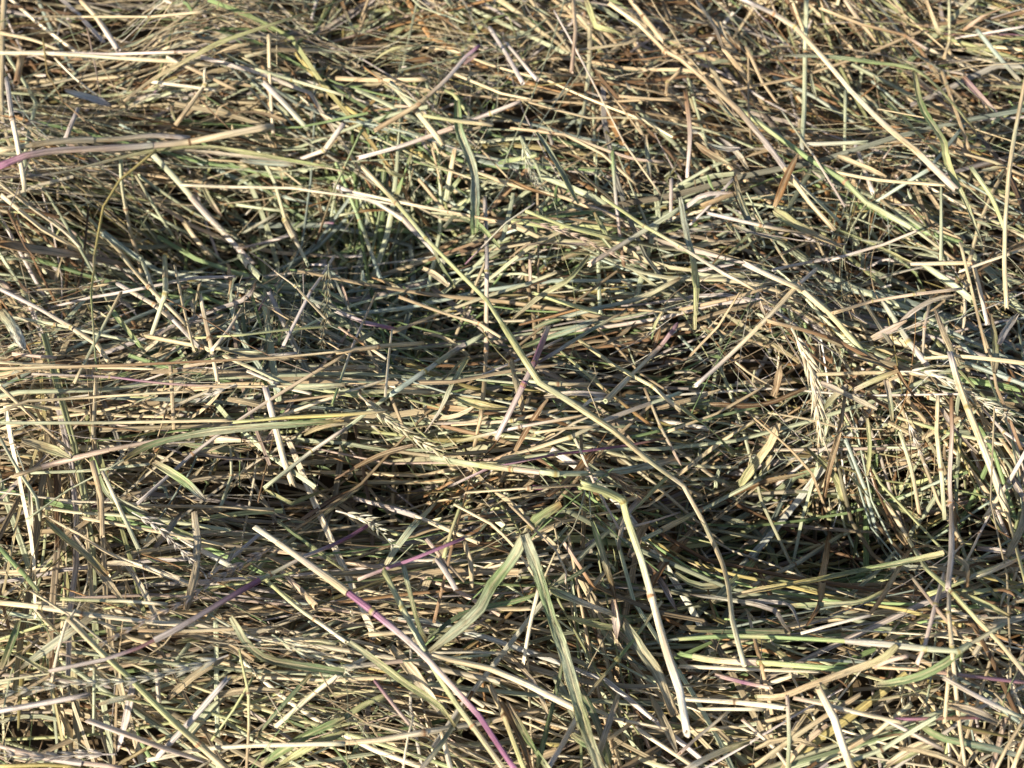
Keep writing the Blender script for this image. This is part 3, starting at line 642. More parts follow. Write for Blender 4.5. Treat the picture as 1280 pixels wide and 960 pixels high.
('l',6.10,'yg,st','broad yellowish blade tapering to a point in blue grey shaded hay',[(139.1,408.8,-0.3),(156.5,398.8,-5.2),(174.6,389.2,-6.8)]),
('c',3.49,'yg,gn,yg','long thick straight yellowish-green and green stalk, falling rightward, touching the far thick straw stalk',[(129.6,485.1,-6.4),(160.8,444.9,0.5),(180.6,430.2,-2.6),(190.2,415.0,-2.3),(208.2,392.9,5.1)]),
('c',1.85,'st','long straight straw-coloured stalk, nearly level, below the bleached cream stalk',[(172.8,438.4,-3.2),(193.1,426.4,4.5),(226.2,414.2,14.7)]),
('c',1.86,'bl','long curved blue-green stalk, rising rightward, crossing the bleached cream stalk',[(192.9,416.3,-6.3),(206.5,419.8,5.7),(218.1,421.5,17.2),(247.0,461.0,7.9)]),
('l',3.15,'pk,ta','broad straight pinkish and tan blade, nearly level, crossing the far thick straw stalk',[(123.8,450.3,0.0),(142.8,448.2,2.4),(156.9,446.5,-1.3)]),
('l',3.61,'rd,br','short rusty curled blade standing against the thick straw coloured stalk',[(138.4,406.4,6.3),(146.4,424.6,8.9),(153.0,436.9,12.2)]),
('l',3.61,'lv,ta','broad curved lavender-grey and tan blade, steep falling rightward, beyond the far thick straw stalk',[(108.9,561.0,4.6),(116.0,527.7,15.0),(119.6,516.7,11.0),(134.4,518.0,2.1)]),
('c',2.58,'ta','thick straight tan stalk, steep falling rightward, beyond the far thick straw stalk near its middle',[(121.9,522.0,3.6),(139.2,509.6,-12.3)]),
('c',2.01,'ta','straight tan stalk, steep falling rightward, below the bent bluegreen blade',[(136.3,530.0,-2.2),(145.8,511.8,-12.4),(154.5,497.6,-15.4)]),
('c',2.76,'br,lv','thick straight dark-brown and lavender-grey stalk, upright, below the far thick straw stalk',[(98.4,494.3,-0.7),(99.2,467.2,-4.6),(95.6,436.6,-5.6)]),
('c',1.90,'gr','straight grey-green stalk, rising rightward, left of the far thick straw stalk',[(92.1,433.7,-9.2),(108.4,440.2,-3.0),(127.6,450.9,-4.1)]),
('l',3.10,'lv','broad curved lavender-grey blade, rising rightward, left of the broad yellowish blade',[(91.2,416.3,-11.1),(102.6,421.8,-3.9),(118.4,421.3,-0.9)]),
('l',3.55,'bl,gr,yg,yg','long broad straight blue-green and yellowish-green blade, upright, right of the tan-to-purple blade',[(91.2,422.9,-7.3),(93.5,394.9,-7.2),(94.5,381.2,-3.3),(91.8,348.3,15.1),(90.9,331.3,3.4)]),
('c',1.61,'lv','straight lavender-grey stalk, steep rising rightward, left of the broad yellowish blade',[(121.5,435.0,-3.7),(96.9,408.8,-13.4)]),
('l',2.22,'gn,yg','long curved green and yellowish-green blade, nearly level, crossing the far thick straw stalk',[(114.5,385.1,-6.1),(134.2,403.2,-8.6),(171.4,407.7,-14.5),(192.9,395.4,-12.7),(210.0,377.4,-5.1)]),
('l',3.31,'wh,lv','short broad straight whitish and lavender-grey blade, nearly level, below the bleached cream stalk',[(200.0,410.9,2.8),(210.7,405.6,8.4)]),
('c',1.56,'lv','straight lavender-grey stalk, rising rightward, right of the broad yellowish blade',[(211.0,391.5,4.6),(196.0,389.8,-5.2),(167.8,384.0,-12.0)]),
('c',1.81,'gr','straight grey-green stalk, upright, below the bleached cream stalk near its right end',[(226.7,417.7,10.5),(222.6,374.4,-1.0)]),
('c',2.33,'yg','straight yellowish-green stalk, steep falling rightward, touching the upright curving stalk',[(243.4,426.6,13.2),(250.2,407.1,12.2),(254.3,388.8,10.5)]),
('c',1.85,'ta','straight tan stalk, falling rightward, crossing the upright curving stalk',[(236.2,437.0,14.4),(258.3,434.6,8.2),(274.1,427.3,5.6)]),
('c',1.45,'lv','straight lavender-grey stalk, nearly level, beyond the upright curving stalk',[(263.2,545.1,-10.5),(297.1,538.4,5.7)]),
('c',2.21,'lv,st','long straight lavender-grey and straw-coloured stalk, falling rightward, crossing the looping olive stem',[(-267.1,365.3,-10.6),(-243.2,349.7,-3.9),(-211.9,320.9,21.6),(-201.5,316.4,13.8),(-194.3,307.0,12.6)]),
('c',2.24,'st','straight straw stalk slanting from shade onto the sunlit ridge',[(-217.6,405.7,-37.2),(-173.6,335.7,35.0),(-156.0,319.7,28.4)]),
('c',2.27,'gr,lv','straight grey-green and lavender-grey stalk, steep falling rightward, crossing the straight ridge stalk',[(-213.0,417.6,-53.6),(-173.4,338.0,26.9),(-172.0,337.7,10.5),(-151.0,312.8,17.1)]),
('c',2.45,'lv,st','long straight lavender-grey and straw-coloured stalk, falling rightward, below the straight ridge stalk',[(-204.1,365.4,-5.7),(-175.4,336.0,17.9),(-163.3,329.6,8.0),(-141.3,307.1,16.3)]),
('l',2.14,'st','straight straw-coloured blade, nearly level, crossing the looping olive stem',[(-249.5,366.2,-13.2),(-209.4,356.3,5.0),(-200.6,357.9,7.5)]),
('c',1.52,'lv','long straight lavender-grey stalk, nearly level, crossing the straight ridge stalk',[(-240.8,358.6,-17.4),(-217.3,357.5,-6.8),(-194.0,351.3,7.5),(-161.9,359.8,7.3),(-140.4,358.8,9.9)]),
('c',2.54,'gr','thick straight grey-green stalk, upright, crossing the straight ridge stalk',[(-199.5,418.9,-55.5),(-163.9,328.6,38.5),(-178.3,326.1,5.8)]),
('c',1.91,'ta,cr','straight tan and cream stalk, steep rising rightward, right of the straight ridge stalk',[(-132.2,334.1,17.2),(-137.6,320.8,19.2),(-143.0,308.6,21.3)]),
('w',1.11,'br','long straight dark-brown fine stem, falling rightward, beyond the lavender-cream stub',[(-169.2,337.9,22.3),(-148.2,325.0,25.0),(-128.8,310.5,28.2),(-112.0,302.8,23.4),(-93.0,293.5,23.9)]),
('l',2.57,'lv','curved lavender-grey blade, rising rightward, crossing the straight ridge stalk',[(-175.8,322.9,8.5),(-165.8,330.3,9.4),(-146.9,332.8,10.4)]),
('c',1.73,'gr','long straight grey-green stalk, nearly level, crossing the looping olive stem',[(-260.5,353.0,-19.3),(-224.5,328.9,11.6),(-201.3,325.9,6.1),(-178.8,320.9,6.4)]),
('l',2.59,'gn','straight green blade, steep falling rightward, right of the looping olive stem',[(-203.0,344.0,5.9),(-194.0,333.3,7.3),(-179.1,315.6,7.4)]),
('c',3.65,'gr','short thick straight grey-green stalk, steep falling rightward, right of the straight ridge stalk',[(-158.0,422.3,-60.2),(-118.7,336.1,41.3)]),
('l',1.94,'lv','curved lavender-grey blade, rising rightward, right of the straight ridge stalk',[(-127.4,350.4,15.9),(-130.7,342.6,15.3),(-140.6,340.0,12.0),(-151.7,338.0,10.1)]),
('l',2.19,'pk,br','short straight pinkish and dark-brown blade, upright, beyond the straight ridge stalk',[(-166.3,422.9,-69.1),(-137.3,345.1,26.0),(-141.5,343.4,9.3)]),
('c',1.87,'st,br,st','long straight straw-coloured and dark-brown stalk, nearly level, below the straight ridge stalk',[(-238.5,293.8,27.9),(-214.9,297.3,23.6),(-177.1,300.2,21.4),(-136.9,299.3,26.6),(-112.0,302.7,23.6),(-80.2,308.6,20.0)]),
('c',1.65,'st','long straight straw-coloured stalk, nearly level, crossing the looping olive stem',[(-241.4,300.4,23.6),(-202.1,303.5,13.4),(-170.2,299.8,17.7)]),
('c',2.73,'st','thick straight straw-coloured stalk, upright, below the looping olive stem',[(-199.9,300.4,9.4),(-200.0,287.8,4.9),(-200.1,271.4,-0.6)]),
('c',1.88,'lv,pu,st,st','long straight lavender-grey and straw-coloured stalk, nearly level, beyond the long green curve',[(-225.9,295.4,20.5),(-193.1,299.8,10.5),(-162.3,293.8,14.2),(-130.6,291.9,15.0),(-79.6,292.5,15.2)]),
('c',1.41,'st','long thin straight straw-coloured stalk, nearly level, below the looping olive stem',[(-239.2,277.1,16.2),(-228.7,284.5,13.6),(-201.8,290.3,7.1),(-165.3,291.1,11.1),(-152.0,291.2,12.2)]),
('c',1.74,'gr,st','long straight grey-green and straw-coloured stalk, nearly level, beyond the long green curve',[(-236.9,270.4,18.7),(-190.1,276.6,7.6),(-131.2,276.8,9.9)]),
('c',2.30,'yg,yl,yl,st','bright yellow stalk lying level in the sunlit ridge of hay',[(-127.4,268.1,24.2),(-104.7,272.9,19.4),(-78.1,274.9,18.1),(-59.8,279.8,12.5)]),
('c',2.10,'ta,pk','long straight tan and pinkish stalk, nearly level, crossing the broad straw blade',[(-231.2,249.8,4.9),(-216.5,260.1,-2.9),(-189.4,264.3,3.2),(-158.4,272.4,1.7)]),
('l',3.16,'gn,gr,gn','long green curving blade along the foot of the sunlit ridge',[(-177.3,252.4,16.8),(-168.0,261.0,13.9),(-148.9,267.6,12.2),(-130.0,270.4,12.4),(-79.4,276.9,8.5)]),
('c',2.09,'ta,lv','long straight tan and lavender-grey stalk, rising rightward, crossing the bright yellow stalk',[(-80.0,306.4,20.0),(-105.4,290.1,16.8),(-131.3,275.4,8.5),(-150.4,262.3,2.7),(-170.8,234.7,7.5)]),
('l',3.85,'yg,gn,wh','short wide green blade with pale margin ending bluntly over dark gap',[(-165.9,255.0,8.9),(-152.9,248.0,5.7),(-139.5,234.8,10.2)]),
('c',1.38,'gr','thin straight grey-green stalk, rising rightward, crossing the long green curve',[(-223.3,230.5,-1.6),(-206.7,245.5,-0.9),(-186.6,253.2,6.7),(-173.8,264.8,3.6)]),
('c',1.41,'gr','thin straight grey-green stalk, nearly level, right of the broad straw blade',[(-226.5,255.7,-4.2),(-200.9,257.4,-4.7),(-172.1,260.0,-2.8)]),
('c',3.18,'lv,cr,cr','short lavender and cream stub leaning across level straw in the sunlit ridge',[(-116.3,289.7,17.5),(-112.4,275.7,5.2),(-109.4,264.4,-7.1),(-104.9,254.2,-13.3)]),
('c',1.89,'gr,lv','straight grey-green and lavender-grey stalk, rising rightward, crossing the lavender-cream stub',[(-116.0,250.1,-7.5),(-97.0,269.9,-9.3),(-80.4,276.9,0.2)]),
('c',1.90,'ta','straight tan stalk, upright, beyond the long green curve',[(-164.2,304.6,12.7),(-163.3,290.4,5.6),(-162.6,277.8,-1.6)]),
('p',3.41,'wh','short straight whitish seed head, rising rightward, beyond the bright yellow stalk',[(-129.3,290.0,20.8),(-136.9,287.1,19.5),(-146.3,284.4,16.3)]),
('c',1.41,'cr','thin straight cream stalk, falling rightward, right of the lavender-cream stub',[(-125.6,298.7,17.6),(-106.1,292.1,13.3),(-95.3,288.6,14.2)]),
('c',1.41,'ta','thin straight tan stalk, nearly level, beyond the bright yellow stalk',[(-112.9,286.6,8.4),(-79.7,289.2,13.1)]),
('l',2.97,'gr','broad straight grey-green blade, nearly level, beyond the bright yellow stalk',[(-79.5,292.0,16.1),(-96.4,290.8,16.8),(-112.6,293.4,14.1)]),
('c',1.64,'st','straight straw-coloured stalk, steep falling rightward, beyond the broad straw blade',[(-240.5,289.3,19.5),(-228.8,280.2,10.6),(-209.9,265.6,-3.7)]),
('c',1.84,'gr','straight grey-green stalk, steep falling rightward, below the broad straw blade',[(-238.7,266.5,11.5),(-231.0,254.3,4.5),(-221.3,241.4,-1.0),(-217.9,231.6,-4.0)]),
('l',4.42,'st,yg','broad straw blade lying flat near the long green curving blade',[(-229.1,266.2,9.3),(-218.5,265.6,2.0),(-207.6,261.0,1.1)]),
('l',3.16,'gn,gr','broad curved green and grey-green blade, steep falling rightward, below the long green curve',[(-199.4,263.9,-0.3),(-185.8,241.1,2.6),(-167.0,232.1,1.1)]),
('w',1.12,'ta','short straight tan fine stem, upright, crossing the long green curve',[(-166.6,285.9,2.9),(-170.8,267.1,-3.7)]),
('l',2.76,'br,pk,br','long straight dark-brown and pinkish blade, nearly level, crossing the lavender-cream stub',[(-151.3,263.9,-0.3),(-126.0,263.3,-4.9),(-101.3,270.0,-11.0),(-81.8,269.2,-16.7)]),
('c',1.65,'gr','straight grey-green stalk, upright, beyond the blunt green blade',[(-135.2,271.7,-7.0),(-135.1,258.9,-13.9),(-137.2,239.4,-9.1)]),
('w',0.89,'br','straight dark-brown fine stem, upright, touching the lavender-cream stub',[(-118.9,241.3,-6.9),(-116.4,267.6,-7.8),(-113.6,276.2,-1.4)]),
('l',2.26,'yg','curved yellowish-green blade, nearly level, below the lavender-cream stub',[(-117.8,250.1,-10.5),(-104.8,244.6,-14.2),(-94.6,256.9,-28.2)]),
('l',2.79,'pu,br','straight purple and dark-brown blade, rising rightward, left of the arching seed head',[(-98.6,235.4,-12.6),(-91.6,250.9,-29.7),(-80.7,260.3,-34.0)]),
('c',1.85,'st','long straight straw-coloured stalk, nearly level, below the blunt green blade',[(-183.7,237.4,-1.4),(-149.4,239.6,-6.3),(-112.3,241.5,-13.7)]),
('l',5.43,'gr,wh','short broad straight grey-green and whitish blade, steep falling rightward, left of the looping olive stem',[(-264.9,352.4,-11.9),(-250.9,335.2,1.7),(-226.8,301.6,32.7)]),
('c',1.89,'pk','short straight pinkish stalk, nearly level, left of the looping olive stem',[(-238.6,307.1,18.8),(-218.7,306.6,17.1)]),
('p',4.25,'gr,ta','straight grey-green and tan seed head, upright, beyond the splayed seed head',[(-94.9,374.9,0.5),(-93.5,349.6,2.5),(-91.7,313.4,16.1)]),
('c',1.77,'bl,gr','straight blue-green and grey-green stalk, falling rightward, beyond the splayed seed head',[(-105.8,350.0,4.4),(-85.9,348.4,-5.7),(-72.2,346.5,-9.3)]),
('c',1.21,'yg','long thin straight yellowish-green stalk, nearly level, beyond the lavender-cream stub',[(-153.7,316.2,19.1),(-131.0,316.9,20.5),(-103.6,329.3,7.2),(-85.1,338.5,-4.7)]),
('c',1.77,'lv','straight lavender-grey stalk, steep rising rightward, beyond the lavender-cream stub',[(-110.8,314.8,13.8),(-100.0,346.8,14.1),(-97.6,403.0,-33.5)]),
('c',2.53,'pk,pu,pu,pu,lv','slender pink stalk deepening to purple, crossing beneath the longest pale stalk',[(17.9,333.2,2.3),(10.0,290.6,38.7),(5.0,279.9,37.1),(-2.5,268.5,26.7),(-7.6,262.6,17.7)]),
('l',2.54,'ta,gr,lv,pu','narrow tan blade fading to purple at its lower end',[(58.4,345.3,0.2),(39.5,329.6,5.4),(25.1,312.1,18.2),(10.1,291.6,34.6)]),
('l',2.90,'bl,gn','straight blue-green and green blade, rising rightward, crossing the slender pink stalk',[(43.0,340.1,-0.7),(29.2,335.7,-4.1),(16.7,332.9,-7.5),(4.1,325.3,-4.5)]),
('l',1.88,'dg','short narrow straight dark-green blade, rising rightward, beyond the slender pink stalk',[(11.4,344.3,-15.5),(18.4,346.6,-13.4),(26.1,345.6,-8.7)]),
('c',2.17,'ta,st','straight tan and straw-coloured stalk, falling rightward, below the longest pale stalk',[(-58.4,359.2,-9.3),(-34.1,351.2,-12.6),(-17.0,345.4,-12.8),(-5.6,335.9,-11.0)]),
('c',2.06,'ta,gr','long straight tan and grey-green stalk, rising rightward, crossing the longest pale stalk',[(-61.7,337.9,-10.2),(-37.5,355.7,-19.4),(-14.3,361.1,-12.0),(8.6,368.5,-10.2),(22.9,372.5,-5.9)]),
('l',2.56,'yg,gr','straight yellowish-green and grey-green blade, rising rightward, beyond the slender pink stalk',[(40.2,380.8,-2.8),(28.3,363.6,-0.6),(15.6,359.1,-6.6),(-0.0,346.8,-11.1)]),
('l',2.70,'gr,bl','long straight grey-green and blue-green blade, rising rightward, beyond the tan-to-purple blade',[(86.8,366.9,-2.9),(67.1,360.1,-10.6),(43.7,350.2,-5.9),(17.1,348.3,-16.0)]),
('c',1.78,'br,rd,ta','long straight dark-brown and tan stalk, nearly level, crossing the tan-to-purple blade',[(4.3,348.4,-18.7),(36.7,350.7,-6.7),(62.4,352.2,-10.2),(84.3,341.2,3.9)]),
('c',2.31,'ta,st','straight tan and straw-coloured stalk, nearly level, beyond the splayed seed head',[(-83.9,307.9,20.0),(-65.4,315.5,12.7),(-45.5,332.9,-11.5)]),
('c',1.33,'cr','thin straight cream stalk, upright, beyond the splayed seed head',[(-60.4,335.4,-3.6),(-60.1,288.6,11.5)]),
('c',2.83,'bl,gr','thick straight blue-green and grey-green stalk, rising rightward, left of the longest pale stalk',[(-57.9,292.0,8.1),(-42.8,305.9,5.3),(-28.2,331.7,-16.2),(-15.6,339.4,-15.3)]),
('l',2.00,'st,yg','curved straw-coloured and yellowish-green blade, upright, left of the longest pale stalk',[(-45.6,343.4,-18.9),(-34.4,342.1,-22.2),(-22.8,332.5,-23.0),(-36.3,301.9,-1.1)]),
('l',3.19,'yg,gr,lv','broad straight yellowish-green and lavender-grey blade, steep rising rightward, beyond the splayed seed head',[(-22.3,324.0,-11.7),(-29.1,297.0,7.3),(-34.4,286.4,1.9),(-42.1,279.8,-8.3)]),
('c',1.90,'gr','straight grey-green stalk, rising rightward, crossing the splayed seed head',[(-84.6,275.3,-3.9),(-64.8,288.6,3.4),(-58.2,293.5,5.5)]),
('p',6.64,'cr,yg','broad pale seed head with splayed bristles beside a blue grey stalk',[(-72.3,286.3,18.2),(-60.5,281.6,2.5),(-45.2,275.1,-7.8),(-32.9,266.4,-6.7)]),
('c',3.06,'gr,yg,gr','flat grey green stalk broken at a dark hole and lined up with green blade',[(-38.8,269.3,-15.6),(-20.8,258.9,-0.6),(-0.0,241.9,28.3),(19.2,235.6,35.8),(34.5,241.8,23.0)]),
('l',3.34,'gr,bl,st','broad straight grey-green and straw-coloured blade, nearly level, crossing the longest pale stalk',[(36.2,245.2,16.0),(53.0,255.2,-0.3),(67.7,264.6,-13.4),(80.3,269.1,-15.9)]),
('c',1.63,'lv,pu,pu,br','long straight lavender-grey and dark-brown stalk, nearly level, crossing the broken flat stalk',[(-30.6,256.2,-20.6),(-10.2,253.3,6.5),(20.0,253.4,20.4),(53.2,266.7,2.8),(75.5,275.3,-5.4)]),
('c',1.97,'st,st,br','straight straw-coloured and dark-brown stalk, nearly level, below the broken flat stalk',[(-20.9,234.1,20.7),(7.2,230.1,33.4),(31.9,237.0,23.0)]),
('c',3.71,'yg,yg,yg,gr,cr,cr,wh,wh','bright elbowed stalk, yellow green above its bend and cream below a dark joint',[(30.2,225.1,48.4),(39.8,227.6,36.8),(49.1,228.7,24.3),(50.9,221.6,20.5),(57.7,207.2,7.4),(62.1,192.2,0.6),(65.2,165.7,12.5),(69.2,144.9,19.0),(69.4,125.7,30.3)]),
('l',4.93,'yg,gn','short broad straight yellowish-green and green blade, rising rightward, touching the folded green blade',[(21.5,223.0,32.6),(11.7,216.6,31.7),(6.2,211.2,28.6)]),
('l',4.80,'gr,gn,gr,gr','broad folded green blade slanting from the elbow of the striped green blade',[(6.8,208.6,38.3),(0.0,197.9,31.5),(-9.1,187.2,27.7),(-13.8,177.7,26.5),(-34.2,160.1,23.4)]),
('l',5.05,'gr,gn,gr,yg,gr','long striped green blade with dark edge dropping to the near edge',[(5.1,206.6,37.7),(10.5,193.7,30.4),(16.4,178.2,18.1),(22.2,164.5,8.6),(27.5,143.6,7.2),(31.0,125.8,20.0),(34.7,109.2,33.6)]),
('w',1.32,'ta,pk','curved tan and pinkish fine stem, steep falling rightward, right of the striped green blade',[(-1.2,222.4,33.9),(9.5,212.5,30.1),(19.0,204.9,23.9),(23.3,197.6,16.7),(22.7,193.5,14.2)]),
('l',2.41,'br','straight dark-brown blade, steep rising rightward, right of the slender pink stalk',[(1.3,259.5,11.1),(7.6,268.1,19.4),(16.4,278.1,27.5)]),
('c',1.90,'br,pk','straight dark-brown and pinkish stalk, steep falling rightward, beyond the longest pale stalk',[(62.9,292.9,11.9),(71.0,277.9,1.1),(81.9,267.2,-18.7)]),
('c',1.92,'yg,st','straight yellowish-green and straw-coloured stalk, falling rightward, beyond the longest pale stalk',[(33.9,323.1,5.5),(48.5,311.4,4.0),(66.9,294.4,11.8),(80.3,284.6,5.2)]),
('c',2.54,'gr,st,pu','thick straight grey-green and purple stalk, steep rising rightward, below the tan-to-purple blade',[(43.5,280.2,21.2),(58.9,305.2,3.9),(74.9,328.0,-7.6),(82.5,334.6,2.8)]),
('l',2.66,'br','short straight dark-brown blade, upright, below the tan-to-purple blade',[(71.4,328.8,-14.2),(75.3,338.3,-5.6)]),
('l',2.63,'rd,ta','straight rust-brown and tan blade, rising rightward, below the tan-to-purple blade',[(41.0,322.9,-0.5),(52.5,330.5,-3.8),(62.9,341.5,-5.4)]),
('c',2.09,'gr,st','long straight grey-green and straw-coloured stalk, rising rightward, crossing the longest pale stalk',[(80.8,293.3,5.8),(46.4,275.6,13.6),(26.6,262.9,18.4),(-5.1,256.7,8.3)]),
('c',1.87,'st','straight straw-coloured stalk, nearly level, crossing the slender pink stalk',[(-29.4,283.2,-7.6),(-0.0,273.3,15.1),(21.7,276.5,20.0)]),
('w',0.66,'st','curved straw-coloured fine stem, upright, touching the longest pale stalk',[(38.5,306.8,11.7),(40.1,294.4,22.2),(35.4,282.8,29.4),(40.7,271.3,18.8)]),
('c',1.68,'gr','long straight grey-green stalk, nearly level, beyond the bright yellow stalk',[(-84.2,297.0,11.4),(-58.9,301.2,2.7),(-33.3,314.8,-15.2),(7.7,290.0,20.8)]),
('c',2.16,'yg,st','straight yellowish-green and straw-coloured stalk, nearly level, crossing the splayed seed head',[(-84.0,291.1,9.8),(-58.7,297.2,1.6),(-40.5,299.6,-5.3)]),
('l',2.78,'rd,ta','short straight rust-brown and tan blade, nearly level, beyond the splayed seed head',[(-41.7,292.8,-5.6),(-18.4,284.1,6.2)]),
('l',3.44,'yg,ol','broad straight yellowish-green and olive blade, nearly level, crossing the slender pink stalk',[(-27.8,291.6,4.8),(-12.9,280.5,16.7),(1.3,274.2,24.1)]),
('l',3.34,'br,ta','broad straight dark-brown and tan blade, rising rightward, below the splayed seed head',[(-86.4,263.1,-25.7),(-66.3,272.9,-21.2),(-48.6,277.3,-18.0)]),
('c',1.96,'st','straight straw-coloured stalk, rising rightward, below the broken flat stalk',[(-64.2,255.1,-54.0),(-41.6,259.7,-47.4),(-22.1,247.1,-10.4)]),
('c',2.27,'lv,pu','straight lavender-grey and purple stalk, falling rightward, beyond the splayed seed head',[(-89.5,346.6,-3.1),(-75.4,340.9,-4.5),(-60.5,340.6,-10.6)]),
('p',5.62,'br,ta','short straight dark-brown and tan seed head, falling rightward, beyond the bright elbowed stalk',[(40.3,250.0,13.3),(48.4,248.2,5.5),(57.7,247.6,-6.8)]),
('w',1.05,'gr','short straight grey-green fine stem, upright, crossing the bright elbowed stalk',[(34.6,245.0,12.0),(32.0,232.7,17.8),(28.5,219.9,19.7)]),
('w',1.06,'gr','short straight grey-green fine stem, upright, crossing the bright elbowed stalk near its upper end',[(34.8,244.7,11.2),(35.8,224.4,12.3)]),
('c',1.75,'lv','straight lavender-grey stalk, rising rightward, crossing the longest pale stalk',[(25.4,337.8,-15.4),(2.8,320.8,-8.9),(-16.4,309.6,-6.2)]),
('p',7.30,'cr,st','plump cream seed head hanging down from brown stem',[(133.9,319.6,23.2),(140.5,311.0,15.0),(145.0,301.6,7.4),(147.5,288.7,0.5),(150.7,277.6,-11.3)]),
('c',3.29,'cr,st','thick straight cream and straw-coloured stalk, falling rightward, beyond the hanging seed head',[(114.9,354.4,26.8),(128.3,348.9,24.0),(143.1,346.8,16.4)]),
('c',2.96,'st,yg','thick straight straw-coloured and yellowish-green stalk, steep falling rightward, touching the ribbed rust blade',[(143.1,346.7,16.6),(158.0,339.0,6.0),(172.1,326.6,-2.6),(180.1,317.7,-6.5)]),
('c',2.20,'lv,st,lv','long straight lavender-grey and straw-coloured stalk, steep rising rightward, left of the hanging seed head',[(155.0,366.0,6.9),(141.7,349.1,17.8),(122.9,329.5,13.1),(104.8,312.7,7.0),(89.1,298.1,5.5)]),
('c',1.73,'ta,pk','thin pinkish straight stalk reaching across shaded blue grey hay',[(159.5,336.8,10.5),(182.6,349.2,1.8),(200.1,346.5,12.0),(224.3,350.4,11.6)]),
('c',1.82,'lv','straight lavender-grey stalk, nearly level, below the broad yellowish blade',[(132.2,362.5,10.7),(160.5,387.4,-16.9),(178.7,391.1,-17.0)]),
('l',2.45,'cr','short curved cream blade, falling rightward, beyond the hanging seed head',[(121.8,340.8,18.0),(130.5,338.9,13.5),(138.8,340.2,10.4)]),
('l',1.80,'pk,cr','short narrow straight pinkish and cream blade, upright, left of the hanging seed head',[(121.7,338.7,17.5),(125.5,331.1,10.7)]),
('c',1.96,'ta,br,br','straight tan and dark-brown stalk, falling rightward, crossing the hanging seed head',[(125.4,329.2,14.1),(144.3,328.9,7.0),(160.5,327.8,0.7),(182.4,317.0,-5.3)]),
('l',3.29,'lv,pk','short broad straight lavender-grey and pinkish blade, rising rightward, below the straight pinkish stalk',[(181.7,331.3,-5.0),(191.3,335.4,-2.4),(198.2,337.8,1.6)]),
('l',3.87,'br,rd,br','wide ribbed rust brown dead blade beside the hanging cream seed head',[(167.1,318.2,-0.8),(178.2,315.1,-0.8),(187.4,309.7,0.2)]),
('c',3.27,'gr,lv','thick straight grey-green and lavender-grey stalk, steep falling rightward, beyond the ribbed rust blade',[(192.1,356.0,-9.6),(199.7,330.2,-5.8),(208.7,318.3,-10.2)]),
('c',3.83,'gr','thick straight grey-green stalk, falling rightward, crossing the straight pinkish stalk',[(213.7,376.2,-3.8),(228.3,362.2,-3.5),(235.5,354.0,-4.1)]),
('c',2.03,'st,st,lv','long kinked straw-coloured and lavender-grey stalk, falling rightward, right of the straight pinkish stalk',[(207.3,375.6,-1.7),(237.4,372.4,2.7),(238.9,357.8,0.4),(240.4,338.1,-2.8)]),
('l',3.50,'lv,wh','short broad straight lavender-grey and whitish blade, steep rising rightward, below the upright curving stalk',[(238.0,319.0,9.6),(245.9,331.2,5.4),(255.1,342.1,1.3)]),
('c',2.17,'st','straight straw-coloured stalk, nearly level, crossing the sturdy dark-topped stalk',[(204.2,317.1,-0.2),(217.4,315.0,4.5),(230.7,310.0,10.2),(247.8,304.4,15.0)]),
('c',3.05,'lv,st,st,cr,st','sturdy straw stalk with dark top, slanting down beside the lavender stalk',[(213.4,313.4,9.8),(214.5,299.2,8.8),(217.3,278.3,8.5),(222.8,258.7,4.3),(228.2,234.9,0.9)]),
('c',1.68,'st,br','long straight straw-coloured and dark-brown stalk, upright, right of the sturdy dark-topped stalk',[(235.8,336.9,-2.2),(235.4,315.1,3.1),(232.6,295.3,7.8),(234.7,276.1,9.9),(239.2,264.2,4.9)]),
('c',2.22,'st','straight straw-coloured stalk, nearly level, right of the ribbed rust blade',[(153.5,314.7,-12.4),(181.2,315.4,-12.1),(206.8,311.8,-7.3),(213.7,308.7,-4.8)]),
('p',5.86,'wh,gr','long curved whitish and grey-green seed head, falling rightward, crossing the sturdy dark-topped stalk',[(192.4,311.8,-4.7),(204.9,309.6,-2.2),(213.6,302.4,0.7),(223.0,290.2,5.9),(238.1,271.4,16.0)]),
('l',3.12,'lv,cr,cr','broad straight lavender-grey and cream blade, falling rightward, right of the hanging seed head',[(153.7,308.8,-10.3),(166.6,305.1,-15.0),(180.4,295.0,-12.9)]),
('l',2.88,'yg,cr','short straight yellowish-green and cream blade, steep rising rightward, right of the hanging seed head',[(155.1,297.1,-17.5),(161.7,305.1,-17.8),(168.8,310.1,-15.4)]),
('w',1.15,'st','short straight straw-coloured fine stem, falling rightward, left of the hanging seed head',[(109.3,311.7,3.4),(127.7,304.6,-5.8)]),
('w',1.28,'st','straight straw-coloured fine stem, nearly level, crossing the hanging seed head',[(128.4,294.4,-15.5),(148.0,293.0,-18.6),(164.0,291.1,-23.8),(184.6,287.6,-20.1)]),
('w',1.17,'rd','short straight rust-brown fine stem, nearly level, right of the hanging seed head',[(160.9,286.3,-24.9),(173.5,285.6,-26.5),(184.7,283.7,-23.0)]),
('l',2.32,'br','curved dark-brown blade, nearly level, left of the hanging seed head',[(96.8,293.0,-4.5),(124.0,297.2,-12.1),(147.0,306.9,-12.5)]),
('l',3.48,'ta,br','short broad straight tan and dark-brown blade, upright, left of the hanging seed head',[(132.2,313.4,0.7),(131.1,305.6,-4.8),(129.2,300.1,-8.9)]),
('l',3.30,'ta,br,ta,br','long broad curved tan and dark-brown blade, upright, crossing the yellow-green level blade',[(166.8,305.5,-15.8),(162.8,286.8,-21.5),(159.2,273.0,-36.7),(159.5,260.0,-58.6),(163.5,252.6,-66.0),(148.6,217.1,-33.3),(131.6,182.4,13.5),(125.8,174.7,13.8)]),
